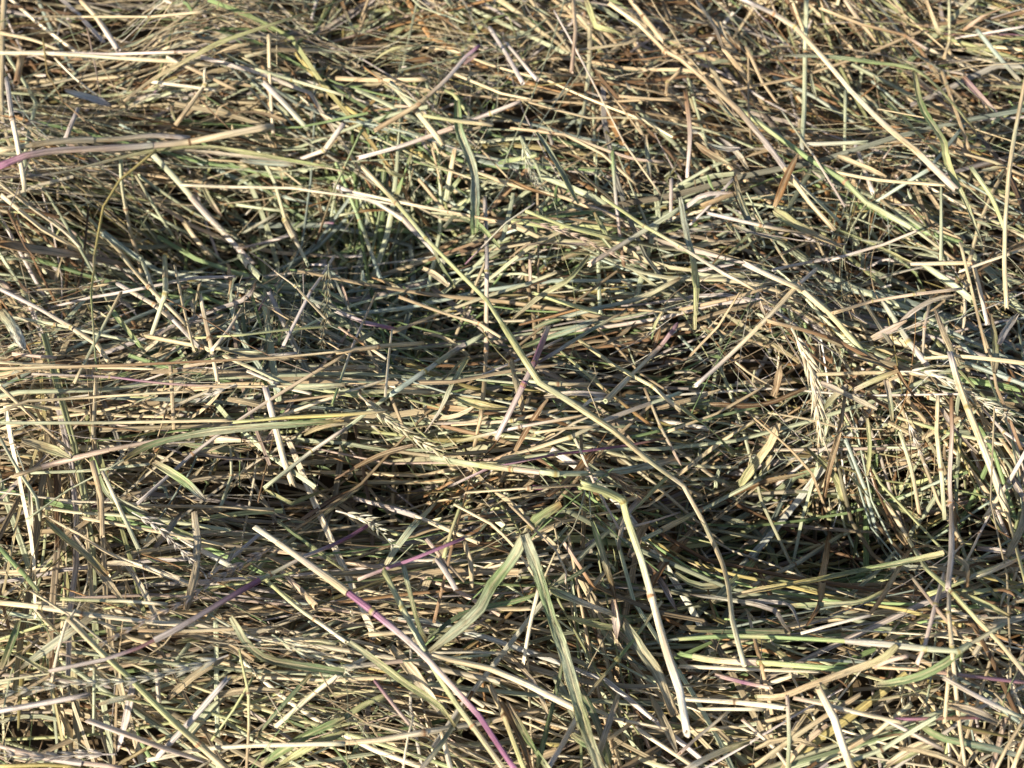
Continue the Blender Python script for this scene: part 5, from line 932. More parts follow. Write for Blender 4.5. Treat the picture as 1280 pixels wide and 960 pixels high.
('l',2.53,'ta,br','straight tan and dark-brown blade, upright, left of the longest pale stalk',[(94.0,242.4,-64.0),(93.9,220.4,-45.3),(92.7,188.4,-17.6)]),
('l',2.52,'br','short straight dark-brown blade, steep falling rightward, crossing the yellow-green level blade',[(120.5,243.8,-71.0),(118.2,212.2,-27.9),(118.5,199.5,-15.7)]),
('w',0.95,'gn','short straight green fine stem, upright, below the hooked tan blade',[(207.1,152.7,24.1),(197.4,133.1,21.3)]),
('c',1.90,'lv','straight lavender-grey stalk, rising rightward, below the hanging seed head',[(162.4,286.7,-30.4),(147.8,277.6,-37.4),(134.4,270.7,-49.4)]),
('c',1.52,'cr,rd,pk','straight cream and pinkish stalk, falling rightward, beyond the splayed seed head',[(-61.1,308.4,12.9),(-73.4,319.6,9.5),(-86.8,332.6,2.8)]),
('c',1.62,'br','long straight dark-brown stalk, upright, left of the folded green blade',[(-19.3,258.9,-9.1),(-26.0,207.6,21.6),(-34.0,178.5,7.4)]),
('c',1.68,'st','long straight straw-coloured stalk, nearly level, below the blunt green blade near its right end',[(-195.7,229.5,2.8),(-160.5,220.2,10.2),(-129.6,215.2,5.8)]),
('c',2.25,'cr','straight cream stalk, rising rightward, crossing the dark twisting blade',[(-99.7,136.0,-1.4),(-80.1,150.2,6.9),(-59.2,163.3,11.7)]),
('c',2.41,'st,ta,cr','straight straw-coloured and cream stalk, upright, right of the straight ridge stalk',[(-139.7,294.6,15.0),(-144.8,315.2,20.8),(-154.9,345.0,13.4)]),
('c',2.33,'yg','straight yellowish-green stalk, rising rightward, crossing the hooked tan blade',[(179.1,187.0,17.5),(207.5,200.1,12.1),(243.0,218.3,-6.2)]),
('c',2.29,'gn,lv,br','long straight green and dark-brown stalk, upright, beyond the tan-to-purple blade',[(54.5,446.5,2.8),(56.6,415.9,-8.0),(59.6,385.1,-17.5)]),
('c',2.37,'yg','straight yellowish-green stalk, falling rightward, beyond the slender pink stalk',[(43.6,344.8,-1.5),(28.1,353.6,-6.7),(12.4,362.5,-10.2)]),
('c',2.36,'st,lv','straight straw-coloured and lavender-grey stalk, falling rightward, beyond the arching seed head',[(-14.7,208.4,25.5),(-43.2,230.2,2.3),(-77.9,258.5,-37.6)]),
('c',1.31,'gr,pk','long thin straight grey-green and pinkish stalk, steep falling rightward, right of the rusty curled blade',[(152.8,485.7,-7.5),(164.7,442.7,2.9),(178.3,413.3,-2.9)]),
('c',2.41,'gr,st,ta','long straight grey-green and tan stalk, nearly level, below the straight ridge stalk',[(-119.8,312.0,13.2),(-149.7,313.8,15.4),(-183.7,326.5,6.2)]),
('c',2.31,'st,ta,cr','straight straw-coloured and cream stalk, falling rightward, crossing the small snapped stub',[(-158.1,499.1,-4.7),(-176.0,503.3,3.7),(-194.6,509.0,9.7)]),
('c',2.36,'st','straight straw-coloured stalk, upright, crossing the level pink stalk',[(-139.5,527.8,9.8),(-140.3,509.1,-10.4),(-139.8,488.8,-29.7)]),
('c',1.93,'ta,lv,bl','straight tan and blue-green stalk, upright, touching the straight pinkish stalk',[(216.2,358.9,-5.4),(208.1,335.9,-2.8),(206.5,319.9,-11.0)]),
('c',1.54,'ta','straight tan stalk, upright, right of the straight pinkish stalk',[(231.5,314.7,8.3),(232.4,348.9,5.7),(230.2,379.7,10.5)]),
('c',2.43,'st,ta','straight straw-coloured and tan stalk, rising rightward, crossing the thick blunt stalk',[(163.5,139.4,18.5),(150.9,131.9,7.8),(136.1,122.9,3.6)]),
('c',1.56,'ta,lv,gn','straight tan and green stalk, steep rising rightward, beyond the splayed seed head',[(-71.7,367.6,-17.6),(-78.2,318.5,6.2),(-84.1,280.9,16.5)]),
('c',1.70,'ta,gr,br','straight tan and dark-brown stalk, falling rightward, below the bleached cream stalk',[(230.2,376.4,-0.9),(211.2,396.6,0.5),(194.7,422.7,-2.4)]),
('c',1.95,'gr','straight grey-green stalk, rising rightward, crossing the thick blunt stalk',[(170.5,132.6,27.0),(150.0,122.4,14.3),(125.2,114.4,9.8)]),
('c',2.47,'st','straight straw-coloured stalk, nearly level, crossing the straight greygreen stalk',[(-16.8,176.7,2.8),(-39.2,174.9,6.8),(-61.2,172.0,10.3)]),
('c',1.66,'rd,yg','straight rust-brown and yellowish-green stalk, falling rightward, beyond the longest pale stalk',[(66.8,279.2,-0.7),(43.8,287.6,19.1),(23.6,311.8,13.3)]),
('c',1.54,'cr,ta,yg','short straight cream and yellowish-green stalk, nearly level, crossing the smooth yellowish stalk',[(-176.2,155.2,16.3),(-165.2,158.1,13.9),(-154.5,162.1,11.3)]),
('c',2.17,'br','straight dark-brown stalk, steep falling rightward, beyond the bent bluegreen blade',[(250.4,499.9,-6.0),(247.9,527.2,-15.5),(241.7,546.8,-15.5)]),
('c',1.85,'ta,cr','straight tan and cream stalk, rising rightward, crossing the upright curving stalk',[(288.6,392.3,-1.5),(254.9,374.6,8.3),(228.4,365.6,5.2)]),
('c',2.11,'lv,gr','straight lavender-grey and grey-green stalk, steep falling rightward, crossing the far thick straw stalk',[(138.2,449.4,4.8),(156.1,425.6,-0.5),(176.5,406.8,-9.2)]),
('c',1.64,'br,gn','long straight dark-brown and green stalk, steep rising rightward, left of the longest pale stalk',[(-112.7,425.3,-51.5),(-100.9,451.6,-32.1),(-84.5,470.8,-7.5)]),
('c',2.08,'gr','long straight grey-green stalk, nearly level, crossing the magenta-tipped stalk',[(-80.9,155.8,13.9),(-46.0,159.3,13.8),(-11.0,165.4,1.7)]),
('c',1.52,'st','straight straw-coloured stalk, upright, crossing the straight ridge stalk',[(-152.0,307.8,20.7),(-160.8,334.7,17.1),(-172.9,368.3,5.9)]),
('c',1.72,'ta','straight tan stalk, steep rising rightward, left of the hanging seed head',[(110.9,339.4,24.4),(101.4,328.2,11.5),(88.4,317.2,1.8)]),
('c',1.94,'st','straight straw-coloured stalk, nearly level, below the longest pale stalk',[(10.6,263.1,23.6),(24.7,264.5,24.1),(39.1,267.7,20.4)]),
('c',1.72,'ta,st,br','straight tan and dark-brown stalk, nearly level, crossing the purple-banded stalk',[(-113.6,173.6,14.4),(-134.0,169.8,21.7),(-154.4,167.7,27.3)]),
('c',1.62,'pk,cr','straight pinkish and cream stalk, steep falling rightward, beyond the lavender-cream stub',[(-148.4,417.1,-49.8),(-101.4,328.5,45.2),(-90.2,335.5,-0.6)]),
('c',1.87,'br','straight dark-brown stalk, falling rightward, crossing the hanging seed head',[(187.9,298.6,-17.8),(165.1,318.2,-17.8),(138.5,329.9,-0.6)]),
('c',1.54,'st,br','thin straight straw-coloured and dark-brown stalk, nearly level, below the hanging seed head',[(130.7,282.7,-33.6),(159.5,283.5,-33.7),(187.3,282.0,-30.5)]),
('c',2.25,'yg,cr,st','long straight yellowish-green and straw-coloured stalk, falling rightward, crossing the striped green blade',[(19.1,154.8,-15.8),(53.2,139.1,-15.1),(80.5,115.1,2.0)]),
('c',1.93,'gn,st,gr','straight green and grey-green stalk, rising rightward, beyond the yellow-green level blade',[(144.7,239.4,-64.1),(161.0,247.7,-69.1),(174.0,251.0,-62.0)]),
('c',1.65,'cr,st,lv','straight cream and lavender-grey stalk, nearly level, beyond the lavender-cream stub',[(-157.6,304.1,13.0),(-130.7,308.2,14.9),(-104.8,314.4,8.6)]),
('c',2.03,'bl','straight blue-green stalk, upright, below the hanging seed head',[(166.7,285.6,-26.7),(179.3,267.6,-47.0),(185.4,243.0,-56.3)]),
('c',2.19,'cr,pk,lv','straight cream and lavender-grey stalk, steep falling rightward, crossing the bright elbowed stalk',[(28.7,261.7,18.9),(37.8,241.1,14.5),(48.6,225.7,0.2)]),
('c',1.71,'rd,gr','straight rust-brown and grey-green stalk, falling rightward, touching the purple-tipped tan stalk',[(-83.7,504.9,6.9),(-68.0,488.5,8.8),(-51.9,477.2,8.2)]),
('c',2.00,'ta','straight tan stalk, rising rightward, crossing the thick blunt stalk',[(142.9,142.8,20.9),(121.0,131.4,13.5),(100.5,118.2,4.6)]),
('c',2.17,'rd','straight rust-brown stalk, nearly level, crossing the straight greygreen stalk',[(-21.4,191.2,13.8),(-50.2,189.8,9.7),(-78.4,185.6,10.6)]),
('c',2.17,'gr,ta','straight grey-green and tan stalk, nearly level, crossing the longest pale stalk',[(7.0,291.1,21.5),(21.1,286.3,26.7),(35.8,290.0,20.2)]),
('c',2.51,'pk','long straight pinkish stalk, nearly level, left of the blunt pinkish stub',[(-231.1,130.6,9.1),(-197.3,123.2,2.4),(-164.1,120.2,-8.0)]),
('c',1.53,'st,cr','straight straw-coloured and cream stalk, falling rightward, beyond the smooth yellowish stalk',[(-204.7,186.8,22.7),(-179.3,170.1,35.4),(-164.3,160.2,24.1)]),
('c',2.45,'ta','straight tan stalk, upright, below the long green curve',[(-195.3,255.9,7.6),(-187.9,237.6,6.8),(-183.5,217.8,9.3)]),
('c',1.58,'pk,gr,yg','straight pinkish and yellowish-green stalk, upright, left of the thick blunt stalk',[(113.9,143.2,17.4),(113.6,127.1,12.0),(111.5,110.6,10.0)]),
('c',2.39,'cr','straight cream stalk, rising rightward, touching the bright yellow stalk',[(-59.2,302.9,4.2),(-84.6,289.7,9.4),(-111.9,284.1,0.2)]),
('c',2.06,'ta,gn,cr','straight tan and cream stalk, falling rightward, crossing the upright lavender stalk',[(187.2,292.8,-14.8),(210.8,280.7,-8.8),(231.5,267.3,3.0)]),
('c',2.00,'st,lv,gr','straight straw-coloured and grey-green stalk, falling rightward, below the hooked tan blade',[(172.5,145.0,37.6),(188.4,138.5,31.0),(206.1,133.7,22.4)]),
('c',1.65,'ta,st','straight tan and straw-coloured stalk, rising rightward, beyond the longest pale stalk',[(122.3,301.1,-2.6),(99.7,288.6,-5.3),(75.1,277.3,-2.0)]),
('c',1.95,'gr,cr','straight grey-green and cream stalk, steep falling rightward, below the long green curve',[(-164.8,210.0,13.7),(-178.1,231.5,7.0),(-188.7,250.2,8.5)]),
('c',2.15,'yg','straight yellowish-green stalk, falling rightward, right of the tall bluish blade',[(54.8,396.0,-9.0),(30.4,398.2,-0.4),(7.0,400.1,10.9)]),
('c',2.03,'cr,st','straight cream and straw-coloured stalk, nearly level, below the dark twisting blade',[(-109.4,156.1,1.6),(-80.6,153.3,6.7),(-52.8,153.4,8.7)]),
('c',1.94,'yg,lv,ta','straight yellowish-green and tan stalk, nearly level, crossing the slender pink stalk',[(-26.0,270.5,-0.0),(3.3,265.7,23.0),(31.7,269.8,26.2)]),
('c',2.42,'gr','straight grey-green stalk, rising rightward, crossing the longest pale stalk',[(125.3,270.0,-40.2),(95.8,256.7,-48.2),(60.8,225.4,-11.8)]),
('c',2.61,'gr,bl,ta','straight grey-green and tan stalk, rising rightward, beyond the yellow-green level blade',[(169.6,250.0,-64.8),(141.8,228.7,-49.4),(112.4,206.9,-23.1)]),
('c',1.42,'gr,st,gn','thin straight grey-green and green stalk, falling rightward, crossing the tall bluish blade',[(-13.5,437.8,-13.4),(-34.4,452.5,-20.9),(-55.5,457.8,-18.7)]),
('c',2.10,'st,gr,yg','long straight straw-coloured and yellowish-green stalk, falling rightward, right of the lavender-cream stub',[(-139.5,308.5,16.6),(-108.1,295.8,11.3),(-74.7,289.9,9.2)]),
('c',2.65,'lv','straight lavender-grey stalk, steep rising rightward, crossing the smooth yellowish stalk',[(-119.2,152.3,11.8),(-133.2,137.5,5.0),(-148.0,123.4,-1.4)]),
('c',2.39,'bl','straight blue-green stalk, falling rightward, right of the sturdy dark-topped stalk near its middle',[(224.1,313.7,-0.2),(239.6,299.4,9.1),(257.5,289.2,11.4)]),
('c',1.62,'bl,gn','thin straight blue-green and green stalk, rising rightward, touching the upright lavender stalk',[(213.3,261.7,-20.2),(197.7,261.4,-40.8),(180.7,259.7,-60.4)]),
('c',2.64,'st,gn,rd','straight straw-coloured and rust-brown stalk, steep rising rightward, crossing the bright elbowed stalk',[(69.2,198.3,-22.8),(50.2,172.5,-12.8),(32.0,150.4,-7.6)]),
('c',2.50,'gn,bl','long straight green and blue-green stalk, steep falling rightward, below the longest pale stalk',[(-100.8,464.8,-27.7),(-87.9,439.5,-48.6),(-70.7,380.7,-23.8)]),
('c',2.01,'st,rd,cr','straight straw-coloured and cream stalk, upright, right of the longest pale stalk',[(110.3,140.5,-0.0),(107.0,160.6,5.5),(107.3,189.6,-14.0)]),
('c',1.58,'yg,st,cr','straight yellowish-green and cream stalk, nearly level, beyond the dark twisting blade',[(-74.8,166.0,16.6),(-88.2,168.3,14.1),(-101.8,169.1,11.1)]),
('c',2.17,'st,lv','straight straw-coloured and lavender-grey stalk, nearly level, touching the broad yellowish blade',[(159.5,395.3,-4.4),(129.5,394.0,6.3),(103.7,405.7,1.1)]),
('c',1.68,'ta,pk,cr','straight tan and cream stalk, steep falling rightward, below the upright lavender stalk',[(183.0,161.6,35.9),(175.7,175.7,32.2),(176.7,199.9,6.2)]),
('c',1.66,'ta,gr,st','straight tan and straw-coloured stalk, steep rising rightward, crossing the looping olive stem',[(-191.1,341.3,22.0),(-199.6,317.2,18.7),(-206.9,292.6,17.3)]),
('c',1.79,'br','straight dark-brown stalk, rising rightward, crossing the longest pale stalk',[(-43.8,387.8,-15.7),(-29.1,389.5,-8.9),(-14.5,390.8,-1.9)]),
('l',3.52,'st,gr,gn','broad straight straw-coloured and green blade, rising rightward, crossing the smooth yellowish stalk',[(-173.4,178.8,22.8),(-181.8,168.8,26.7),(-193.2,161.4,23.0),(-204.3,154.3,19.7)]),
('l',2.06,'ta','straight tan blade, rising rightward, crossing the far thick straw stalk',[(143.8,448.4,3.9),(135.7,445.7,3.6),(127.8,443.5,2.0),(119.9,439.6,1.6)]),
('l',2.41,'gn','short straight green blade, steep falling rightward, below the longest pale stalk',[(-107.0,426.9,-56.5),(-100.2,417.4,-49.7),(-93.8,405.9,-41.5),(-87.7,391.5,-29.7)]),
('l',3.24,'st','broad straight straw-coloured blade, nearly level, crossing the lavender-cream stub',[(-135.4,288.9,8.5),(-127.4,288.4,7.1),(-119.4,287.5,4.6),(-111.7,285.7,2.2)]),
('l',3.05,'st','short straight straw-coloured blade, nearly level, below the dark twisting blade',[(-124.1,146.9,5.3),(-115.9,148.8,5.5),(-106.9,149.0,7.0),(-97.8,147.5,9.5)]),
('l',3.76,'st','short broad straight straw-coloured blade, falling rightward, below the hooked tan blade',[(174.2,135.2,32.2),(181.1,134.2,31.1),(188.2,132.6,28.6),(194.8,130.2,25.5)]),
('l',3.73,'bl,ta','broad straight blue-green and tan blade, nearly level, crossing the upright lavender stalk',[(174.1,210.7,-13.1),(180.8,205.3,3.1),(187.7,198.9,16.7),(195.2,192.7,25.0)]),
('l',2.32,'gr','short straight grey-green blade, upright, left of the bleached cream stalk',[(169.7,504.0,2.6),(170.1,499.1,1.2),(171.1,494.6,-0.6),(172.5,490.3,-2.3)]),
('l',2.13,'lv,gn,rd','straight lavender-grey and rust-brown blade, steep rising rightward, crossing the straight greygreen stalk',[(-39.9,111.3,13.4),(-30.9,121.5,14.6),(-23.3,135.6,6.3),(-16.7,150.1,0.9)]),
('l',3.50,'gn','short broad curved green blade, nearly level, crossing the folded green blade',[(-35.2,172.8,12.8),(-30.1,172.5,11.8),(-25.0,173.4,11.3),(-20.2,175.5,10.9)]),
('l',2.22,'cr,st','straight cream and straw-coloured blade, upright, below the broad straw blade',[(-226.0,246.5,-3.2),(-223.9,233.2,-7.7),(-221.4,219.0,-10.9),(-213.1,199.6,1.4)]),
('l',1.98,'br,gn','straight dark-brown and green blade, steep falling rightward, left of the broad yellowish blade',[(117.8,419.7,2.4),(120.8,407.2,2.9),(124.5,395.2,3.1),(128.1,382.3,5.7)]),
('l',3.40,'ta,gr','broad straight tan and grey-green blade, steep falling rightward, beyond the hooked tan blade',[(192.6,234.3,-40.1),(190.0,252.3,-51.0),(181.2,264.3,-48.6),(169.9,272.6,-40.7)]),
('l',2.67,'st,gn,ta','straight straw-coloured and tan blade, nearly level, crossing the long green curve',[(-168.3,276.3,-3.9),(-154.7,272.1,-6.1),(-140.4,270.2,-7.9),(-126.3,270.4,-9.0)]),
('l',1.79,'bl,cr','straight blue-green and cream blade, nearly level, crossing the tall bluish blade',[(-48.8,470.8,-6.1),(-38.5,469.6,-7.2),(-27.9,470.6,-7.8),(-17.6,472.2,-6.1)]),
('l',3.07,'ta','short broad straight tan blade, falling rightward, below the far thick straw stalk',[(93.7,492.6,-4.6),(88.1,495.3,-4.8),(82.0,497.4,-4.7),(76.0,498.4,-4.1)]),
('l',3.01,'lv,gr,rd','short broad straight lavender-grey and rust-brown blade, nearly level, left of the upright curving stalk',[(245.7,423.3,12.2),(251.6,426.4,11.1),(257.3,427.9,11.1),(262.6,428.0,11.4)]),
('l',2.25,'st,cr','short curved straw-coloured and cream blade, nearly level, beyond the splayed seed head',[(-40.7,286.4,-4.9),(-32.3,284.2,-1.8),(-24.3,282.6,4.9),(-17.1,283.0,12.4)]),
('l',3.43,'ta','broad straight tan blade, upright, crossing the slender pink stalk',[(4.9,273.8,23.6),(3.2,281.7,26.1),(1.3,293.4,22.7),(-0.8,315.1,2.6)]),
('l',2.46,'st','straight straw-coloured blade, rising rightward, below the arching yellowgreen blade',[(-170.8,510.3,9.6),(-163.8,513.3,11.2),(-156.2,515.5,12.6),(-148.7,517.1,13.1)]),
('l',2.13,'st','short straight straw-coloured blade, upright, left of the looping olive stem',[(-246.3,380.9,-27.1),(-247.9,392.5,-30.8),(-247.2,401.8,-31.2),(-245.4,410.1,-30.6)]),
('l',3.93,'gr','broad straight grey-green blade, steep rising rightward, crossing the smooth yellowish stalk',[(-121.9,148.9,-1.3),(-128.5,143.2,-3.5),(-135.1,137.2,-7.3),(-141.0,131.0,-11.2)]),
('l',3.40,'ta','short broad straight tan blade, falling rightward, crossing the purple-banded stalk',[(-95.1,203.2,3.5),(-101.1,207.9,-0.6),(-107.2,211.5,-2.6),(-112.7,213.9,-2.3)]),
('l',2.35,'gr,pk,st','short straight grey-green and straw-coloured blade, rising rightward, below the broad yellowish blade',[(162.3,401.0,-14.9),(156.3,397.5,-15.3),(149.4,392.4,-13.2),(140.8,383.1,-4.5)]),
('l',3.02,'gn,lv,gr','broad straight green and grey-green blade, falling rightward, below the broad yellowish blade',[(141.9,382.8,7.4),(132.2,384.0,8.9),(123.3,388.9,7.2),(115.0,394.6,5.7)]),
('l',3.94,'gn,gr','short broad straight green and grey-green blade, steep rising rightward, crossing the longest pale stalk',[(118.4,227.6,-45.1),(109.0,215.5,-32.7),(101.3,207.3,-29.6),(93.2,198.5,-23.3)]),
('l',3.35,'bl,rd,gr','broad straight blue-green and grey-green blade, nearly level, crossing the longest pale stalk',[(-58.9,440.2,-41.6),(-72.7,442.2,-42.8),(-86.9,442.6,-44.8),(-100.7,442.0,-48.3)]),
('l',2.06,'br,lv','straight dark-brown and lavender-grey blade, steep falling rightward, crossing the upright lavender stalk',[(221.8,266.0,-3.6),(216.8,273.7,-4.7),(212.8,282.6,-5.7),(209.7,292.0,-5.8)]),
('l',2.48,'gr,cr,ta','short straight grey-green and tan blade, steep falling rightward, below the bleached cream stalk',[(127.2,519.9,6.3),(122.9,522.3,9.9),(120.0,526.9,12.4),(118.9,535.2,12.0)]),
('l',3.34,'gr,gn','broad curved grey-green and green blade, falling rightward, crossing the tall bluish blade',[(-46.0,433.2,-34.5),(-30.3,426.7,-28.4),(-16.2,396.9,0.3),(-6.4,384.4,-0.2)]),
('l',3.25,'bl','broad straight blue-green blade, nearly level, below the level pink stalk',[(-127.2,470.8,-36.7),(-137.8,472.3,-37.7),(-147.8,470.9,-34.8),(-157.4,469.8,-31.9)]),
('l',2.27,'gn,cr','straight green and cream blade, rising rightward, right of the thick blunt stalk',[(157.4,119.4,4.1),(164.5,122.1,8.1),(172.0,124.7,12.0),(179.9,127.5,13.6)]),
('l',3.02,'st,yg,ta','broad straight straw-coloured and tan blade, upright, below the upright curving stalk',[(232.1,301.7,10.9),(236.0,314.6,8.0),(239.9,329.4,2.9),(240.6,341.4,2.2)]),
('l',3.61,'rd,br','broad straight rust-brown and dark-brown blade, steep rising rightward, crossing the broken flat stalk',[(38.4,263.4,4.6),(31.7,254.1,5.5),(23.7,241.8,14.6),(15.5,232.2,21.2)]),
('l',3.20,'gn,ta','short straight green and tan blade, steep rising rightward, left of the hanging seed head',[(125.1,271.1,-50.0),(127.1,274.0,-44.8),(129.0,277.2,-39.6),(130.8,280.5,-34.9)]),
('l',3.03,'ta,st,br','broad straight tan and dark-brown blade, upright, right of the sturdy dark-topped stalk',[(213.1,202.1,23.5),(228.2,220.2,7.4),(240.6,239.3,-6.1),(242.3,251.2,-1.3)]),
('l',2.33,'lv','straight lavender-grey blade, falling rightward, beyond the tan-to-purple blade',[(61.5,409.9,-10.4),(53.6,409.8,-4.7),(45.4,409.7,0.3),(37.5,410.4,3.4)]),
('l',2.89,'wh,yg','straight whitish and yellowish-green blade, rising rightward, right of the bright elbowed stalk',[(69.9,114.7,11.7),(79.0,120.2,8.5),(88.7,124.7,6.3),(98.6,127.9,4.8)]),
('l',2.02,'st','short straight straw-coloured blade, steep rising rightward, left of the bright elbowed stalk',[(33.6,194.9,-1.8),(37.1,199.9,-1.7),(41.3,205.1,-3.1),(46.1,210.6,-6.3)]),
('l',2.06,'gr,ta,yg','short straight grey-green and yellowish-green blade, rising rightward, crossing the long green curve',[(-79.3,279.7,0.1),(-86.2,278.7,1.2),(-93.3,277.6,-0.5),(-100.0,276.0,-3.9)]),
('l',2.98,'st,ta','broad straight straw-coloured and tan blade, steep falling rightward, left of the bent bluegreen blade',[(235.8,465.7,3.7),(239.3,454.3,7.8),(242.8,443.7,9.7),(247.0,436.1,7.7)]),
('l',2.81,'lv,gn','short straight lavender-grey and green blade, upright, below the ribbed rust blade',[(185.3,308.0,-6.7),(185.9,300.9,-7.4),(186.4,294.0,-9.2),(187.0,288.2,-12.3)]),
('l',1.87,'yg,bl,ta','straight yellowish-green and tan blade, falling rightward, below the arching yellowgreen blade',[(-164.7,514.7,8.3),(-156.1,512.6,3.8),(-146.8,511.4,-0.2),(-137.3,512.0,-4.0)]),
('l',3.15,'lv','straight lavender-grey blade, upright, crossing the blunt pinkish stub',[(-159.3,150.7,10.1),(-160.6,142.0,6.7),(-163.4,134.1,-0.0),(-167.4,127.1,-9.2)]),
('l',2.80,'ta','broad straight tan blade, falling rightward, crossing the bleached cream stalk',[(169.3,546.4,-14.0),(175.9,541.7,-14.8),(183.1,537.6,-14.6),(190.4,534.6,-13.5)]),
('l',3.57,'gr,st,pk','broad straight grey-green and pinkish blade, steep falling rightward, crossing the sturdy dark-topped stalk',[(219.6,311.6,1.3),(217.1,322.0,1.5),(214.1,331.6,4.0),(211.8,341.4,6.4)]),
('l',2.86,'gn','curved green blade, rising rightward, below the upright lavender stalk',[(147.9,145.4,25.7),(160.0,145.9,32.0),(172.0,149.9,37.1),(183.7,157.8,39.3)]),
('l',1.85,'rd,gr,br','straight rust-brown and dark-brown blade, steep falling rightward, touching the arching yellowgreen blade',[(-90.6,538.9,-2.5),(-97.3,561.0,-14.8),(-101.4,572.0,-15.3),(-104.0,578.9,-11.8)]),
('l',3.14,'st,cr','short broad straight straw-coloured and cream blade, falling rightward, left of the longest pale stalk',[(-47.0,379.4,-12.2),(-41.9,376.4,-12.1),(-37.3,372.4,-11.8),(-33.2,367.6,-11.4)]),
('l',3.02,'st,gn','curved straw-coloured and green blade, nearly level, touching the longest pale stalk',[(104.4,214.3,-35.9),(94.7,210.6,-34.4),(85.4,210.7,-31.3),(77.3,215.2,-28.5)]),
('l',1.98,'st','short straight straw-coloured blade, nearly level, below the long green curve',[(-156.1,263.8,-0.5),(-149.1,265.2,-1.3),(-141.9,267.3,-1.3),(-135.0,269.6,-0.2)]),
('l',3.06,'cr,lv','broad straight cream and lavender-grey blade, steep falling rightward, below the far thick straw stalk',[(128.1,436.4,0.2),(124.2,443.7,2.0),(119.5,452.3,1.1),(114.0,460.8,-1.3)]),
('l',2.83,'ta,st,lv','straight tan and lavender-grey blade, rising rightward, below the straight pinkish stalk',[(185.2,334.6,-12.4),(193.8,336.3,-9.0),(202.2,337.5,-4.6),(211.1,340.1,-2.5)]),
('l',3.30,'ta,gr,lv','broad straight tan and lavender-grey blade, upright, left of the broad yellowish blade',[(120.2,431.1,0.9),(122.0,418.3,-0.5),(124.4,403.8,0.6),(127.9,391.1,0.9)]),
('l',1.96,'gn,lv','straight green and lavender-grey blade, steep falling rightward, crossing the longest pale stalk',[(-30.0,367.7,-13.0),(-36.1,379.0,-12.5),(-41.8,392.2,-13.2),(-47.8,416.0,-27.4)]),
('l',3.70,'gr,st','broad straight grey-green and straw-coloured blade, nearly level, crossing the broken flat stalk',[(5.7,256.7,8.6),(-5.9,259.1,1.5),(-18.3,263.0,-8.9),(-30.8,267.8,-20.9)]),
('l',2.81,'ta,st','short straight tan and straw-coloured blade, rising rightward, right of the striped green blade',[(53.9,142.0,-10.4),(49.1,137.7,-8.2),(43.8,133.5,-4.8),(38.5,129.8,-1.3)]),
('l',2.71,'cr,st','straight cream and straw-coloured blade, steep falling rightward, beyond the smooth yellowish stalk',[(-203.3,225.1,-7.7),(-189.2,209.3,2.9),(-175.7,194.4,12.5),(-163.8,181.1,19.9)]),
('l',3.26,'st','broad straight straw-coloured blade, rising rightward, touching the narrow pale seed head',[(-146.0,146.7,2.2),(-138.6,153.7,3.3),(-130.3,160.1,3.4),(-121.7,165.9,1.7)]),
('l',2.98,'ta,bl','short straight tan and blue-green blade, steep falling rightward, beyond the yellow-green level blade',[(172.6,269.7,-52.9),(179.1,264.9,-57.3),(184.2,258.5,-60.6),(187.3,250.7,-62.3)]),
('l',3.07,'ta,st','broad straight tan and straw-coloured blade, nearly level, crossing the bent bluegreen blade',[(184.1,518.4,-1.7),(175.9,530.4,-6.8),(164.9,535.8,-8.3),(152.1,533.7,-5.7)]),
('l',2.67,'lv,cr','curved lavender-grey and cream blade, rising rightward, below the straight pinkish stalk',[(196.8,340.1,-4.1),(204.6,346.0,-0.5),(215.3,352.5,-1.7),(226.7,356.0,-3.0)]),
('l',2.49,'cr,lv,ta','straight cream and tan blade, nearly level, crossing the longest pale stalk',[(14.7,278.6,28.7),(27.3,280.0,29.5),(40.8,283.8,21.5),(54.6,287.7,8.8)]),
('l',2.67,'st','straight straw-coloured blade, falling rightward, below the bleached cream stalk',[(177.2,444.0,2.2),(184.7,437.6,4.4),(191.5,429.2,8.5),(198.1,421.7,11.5)]),
('l',3.18,'ta','broad straight tan blade, rising rightward, left of the broad yellowish blade',[(129.4,430.3,-8.0),(120.2,425.1,-6.8),(111.0,420.8,-6.9),(102.9,419.3,-10.4)]),
('l',3.11,'gn,st,cr','curved green and cream blade, nearly level, right of the thick blunt stalk',[(196.4,122.6,9.4),(179.9,126.0,15.9),(166.0,124.8,13.2),(153.7,118.1,5.9)]),
('l',3.07,'gr','broad straight grey-green blade, nearly level, crossing the level pink stalk',[(-251.7,446.4,0.4),(-259.3,442.8,4.8),(-267.9,440.5,7.6),(-276.9,439.6,8.8)]),
('l',2.85,'br,st,ta','broad straight dark-brown and tan blade, nearly level, beyond the lavender-cream stub',[(-96.9,303.2,21.8),(-110.4,303.7,21.1),(-123.9,304.3,22.6),(-136.4,305.1,26.0)]),
('l',3.21,'ta,br,gr','short broad straight tan and grey-green blade, falling rightward, left of the far thick straw stalk',[(100.2,452.9,2.8),(105.2,446.4,3.6),(111.0,441.3,3.6),(117.3,438.4,2.4)]),
('l',2.47,'st,lv','straight straw-coloured and lavender-grey blade, nearly level, beyond the splayed seed head',[(-11.1,273.6,18.8),(-19.2,275.3,11.4),(-28.0,278.5,3.5),(-36.8,281.7,-2.2)]),
('l',2.83,'lv,cr,st','short straight lavender-grey and straw-coloured blade, steep rising rightward, below the blunt green blade',[(-157.9,210.7,13.5),(-155.6,217.8,10.3),(-153.1,225.1,7.3),(-150.5,232.3,4.6)]),
('l',2.62,'lv,gr,cr','straight lavender-grey and cream blade, upright, below the far thick straw stalk',[(75.5,434.9,-7.8),(74.8,442.9,-4.6),(74.2,451.0,-1.2),(73.6,458.8,2.3)]),
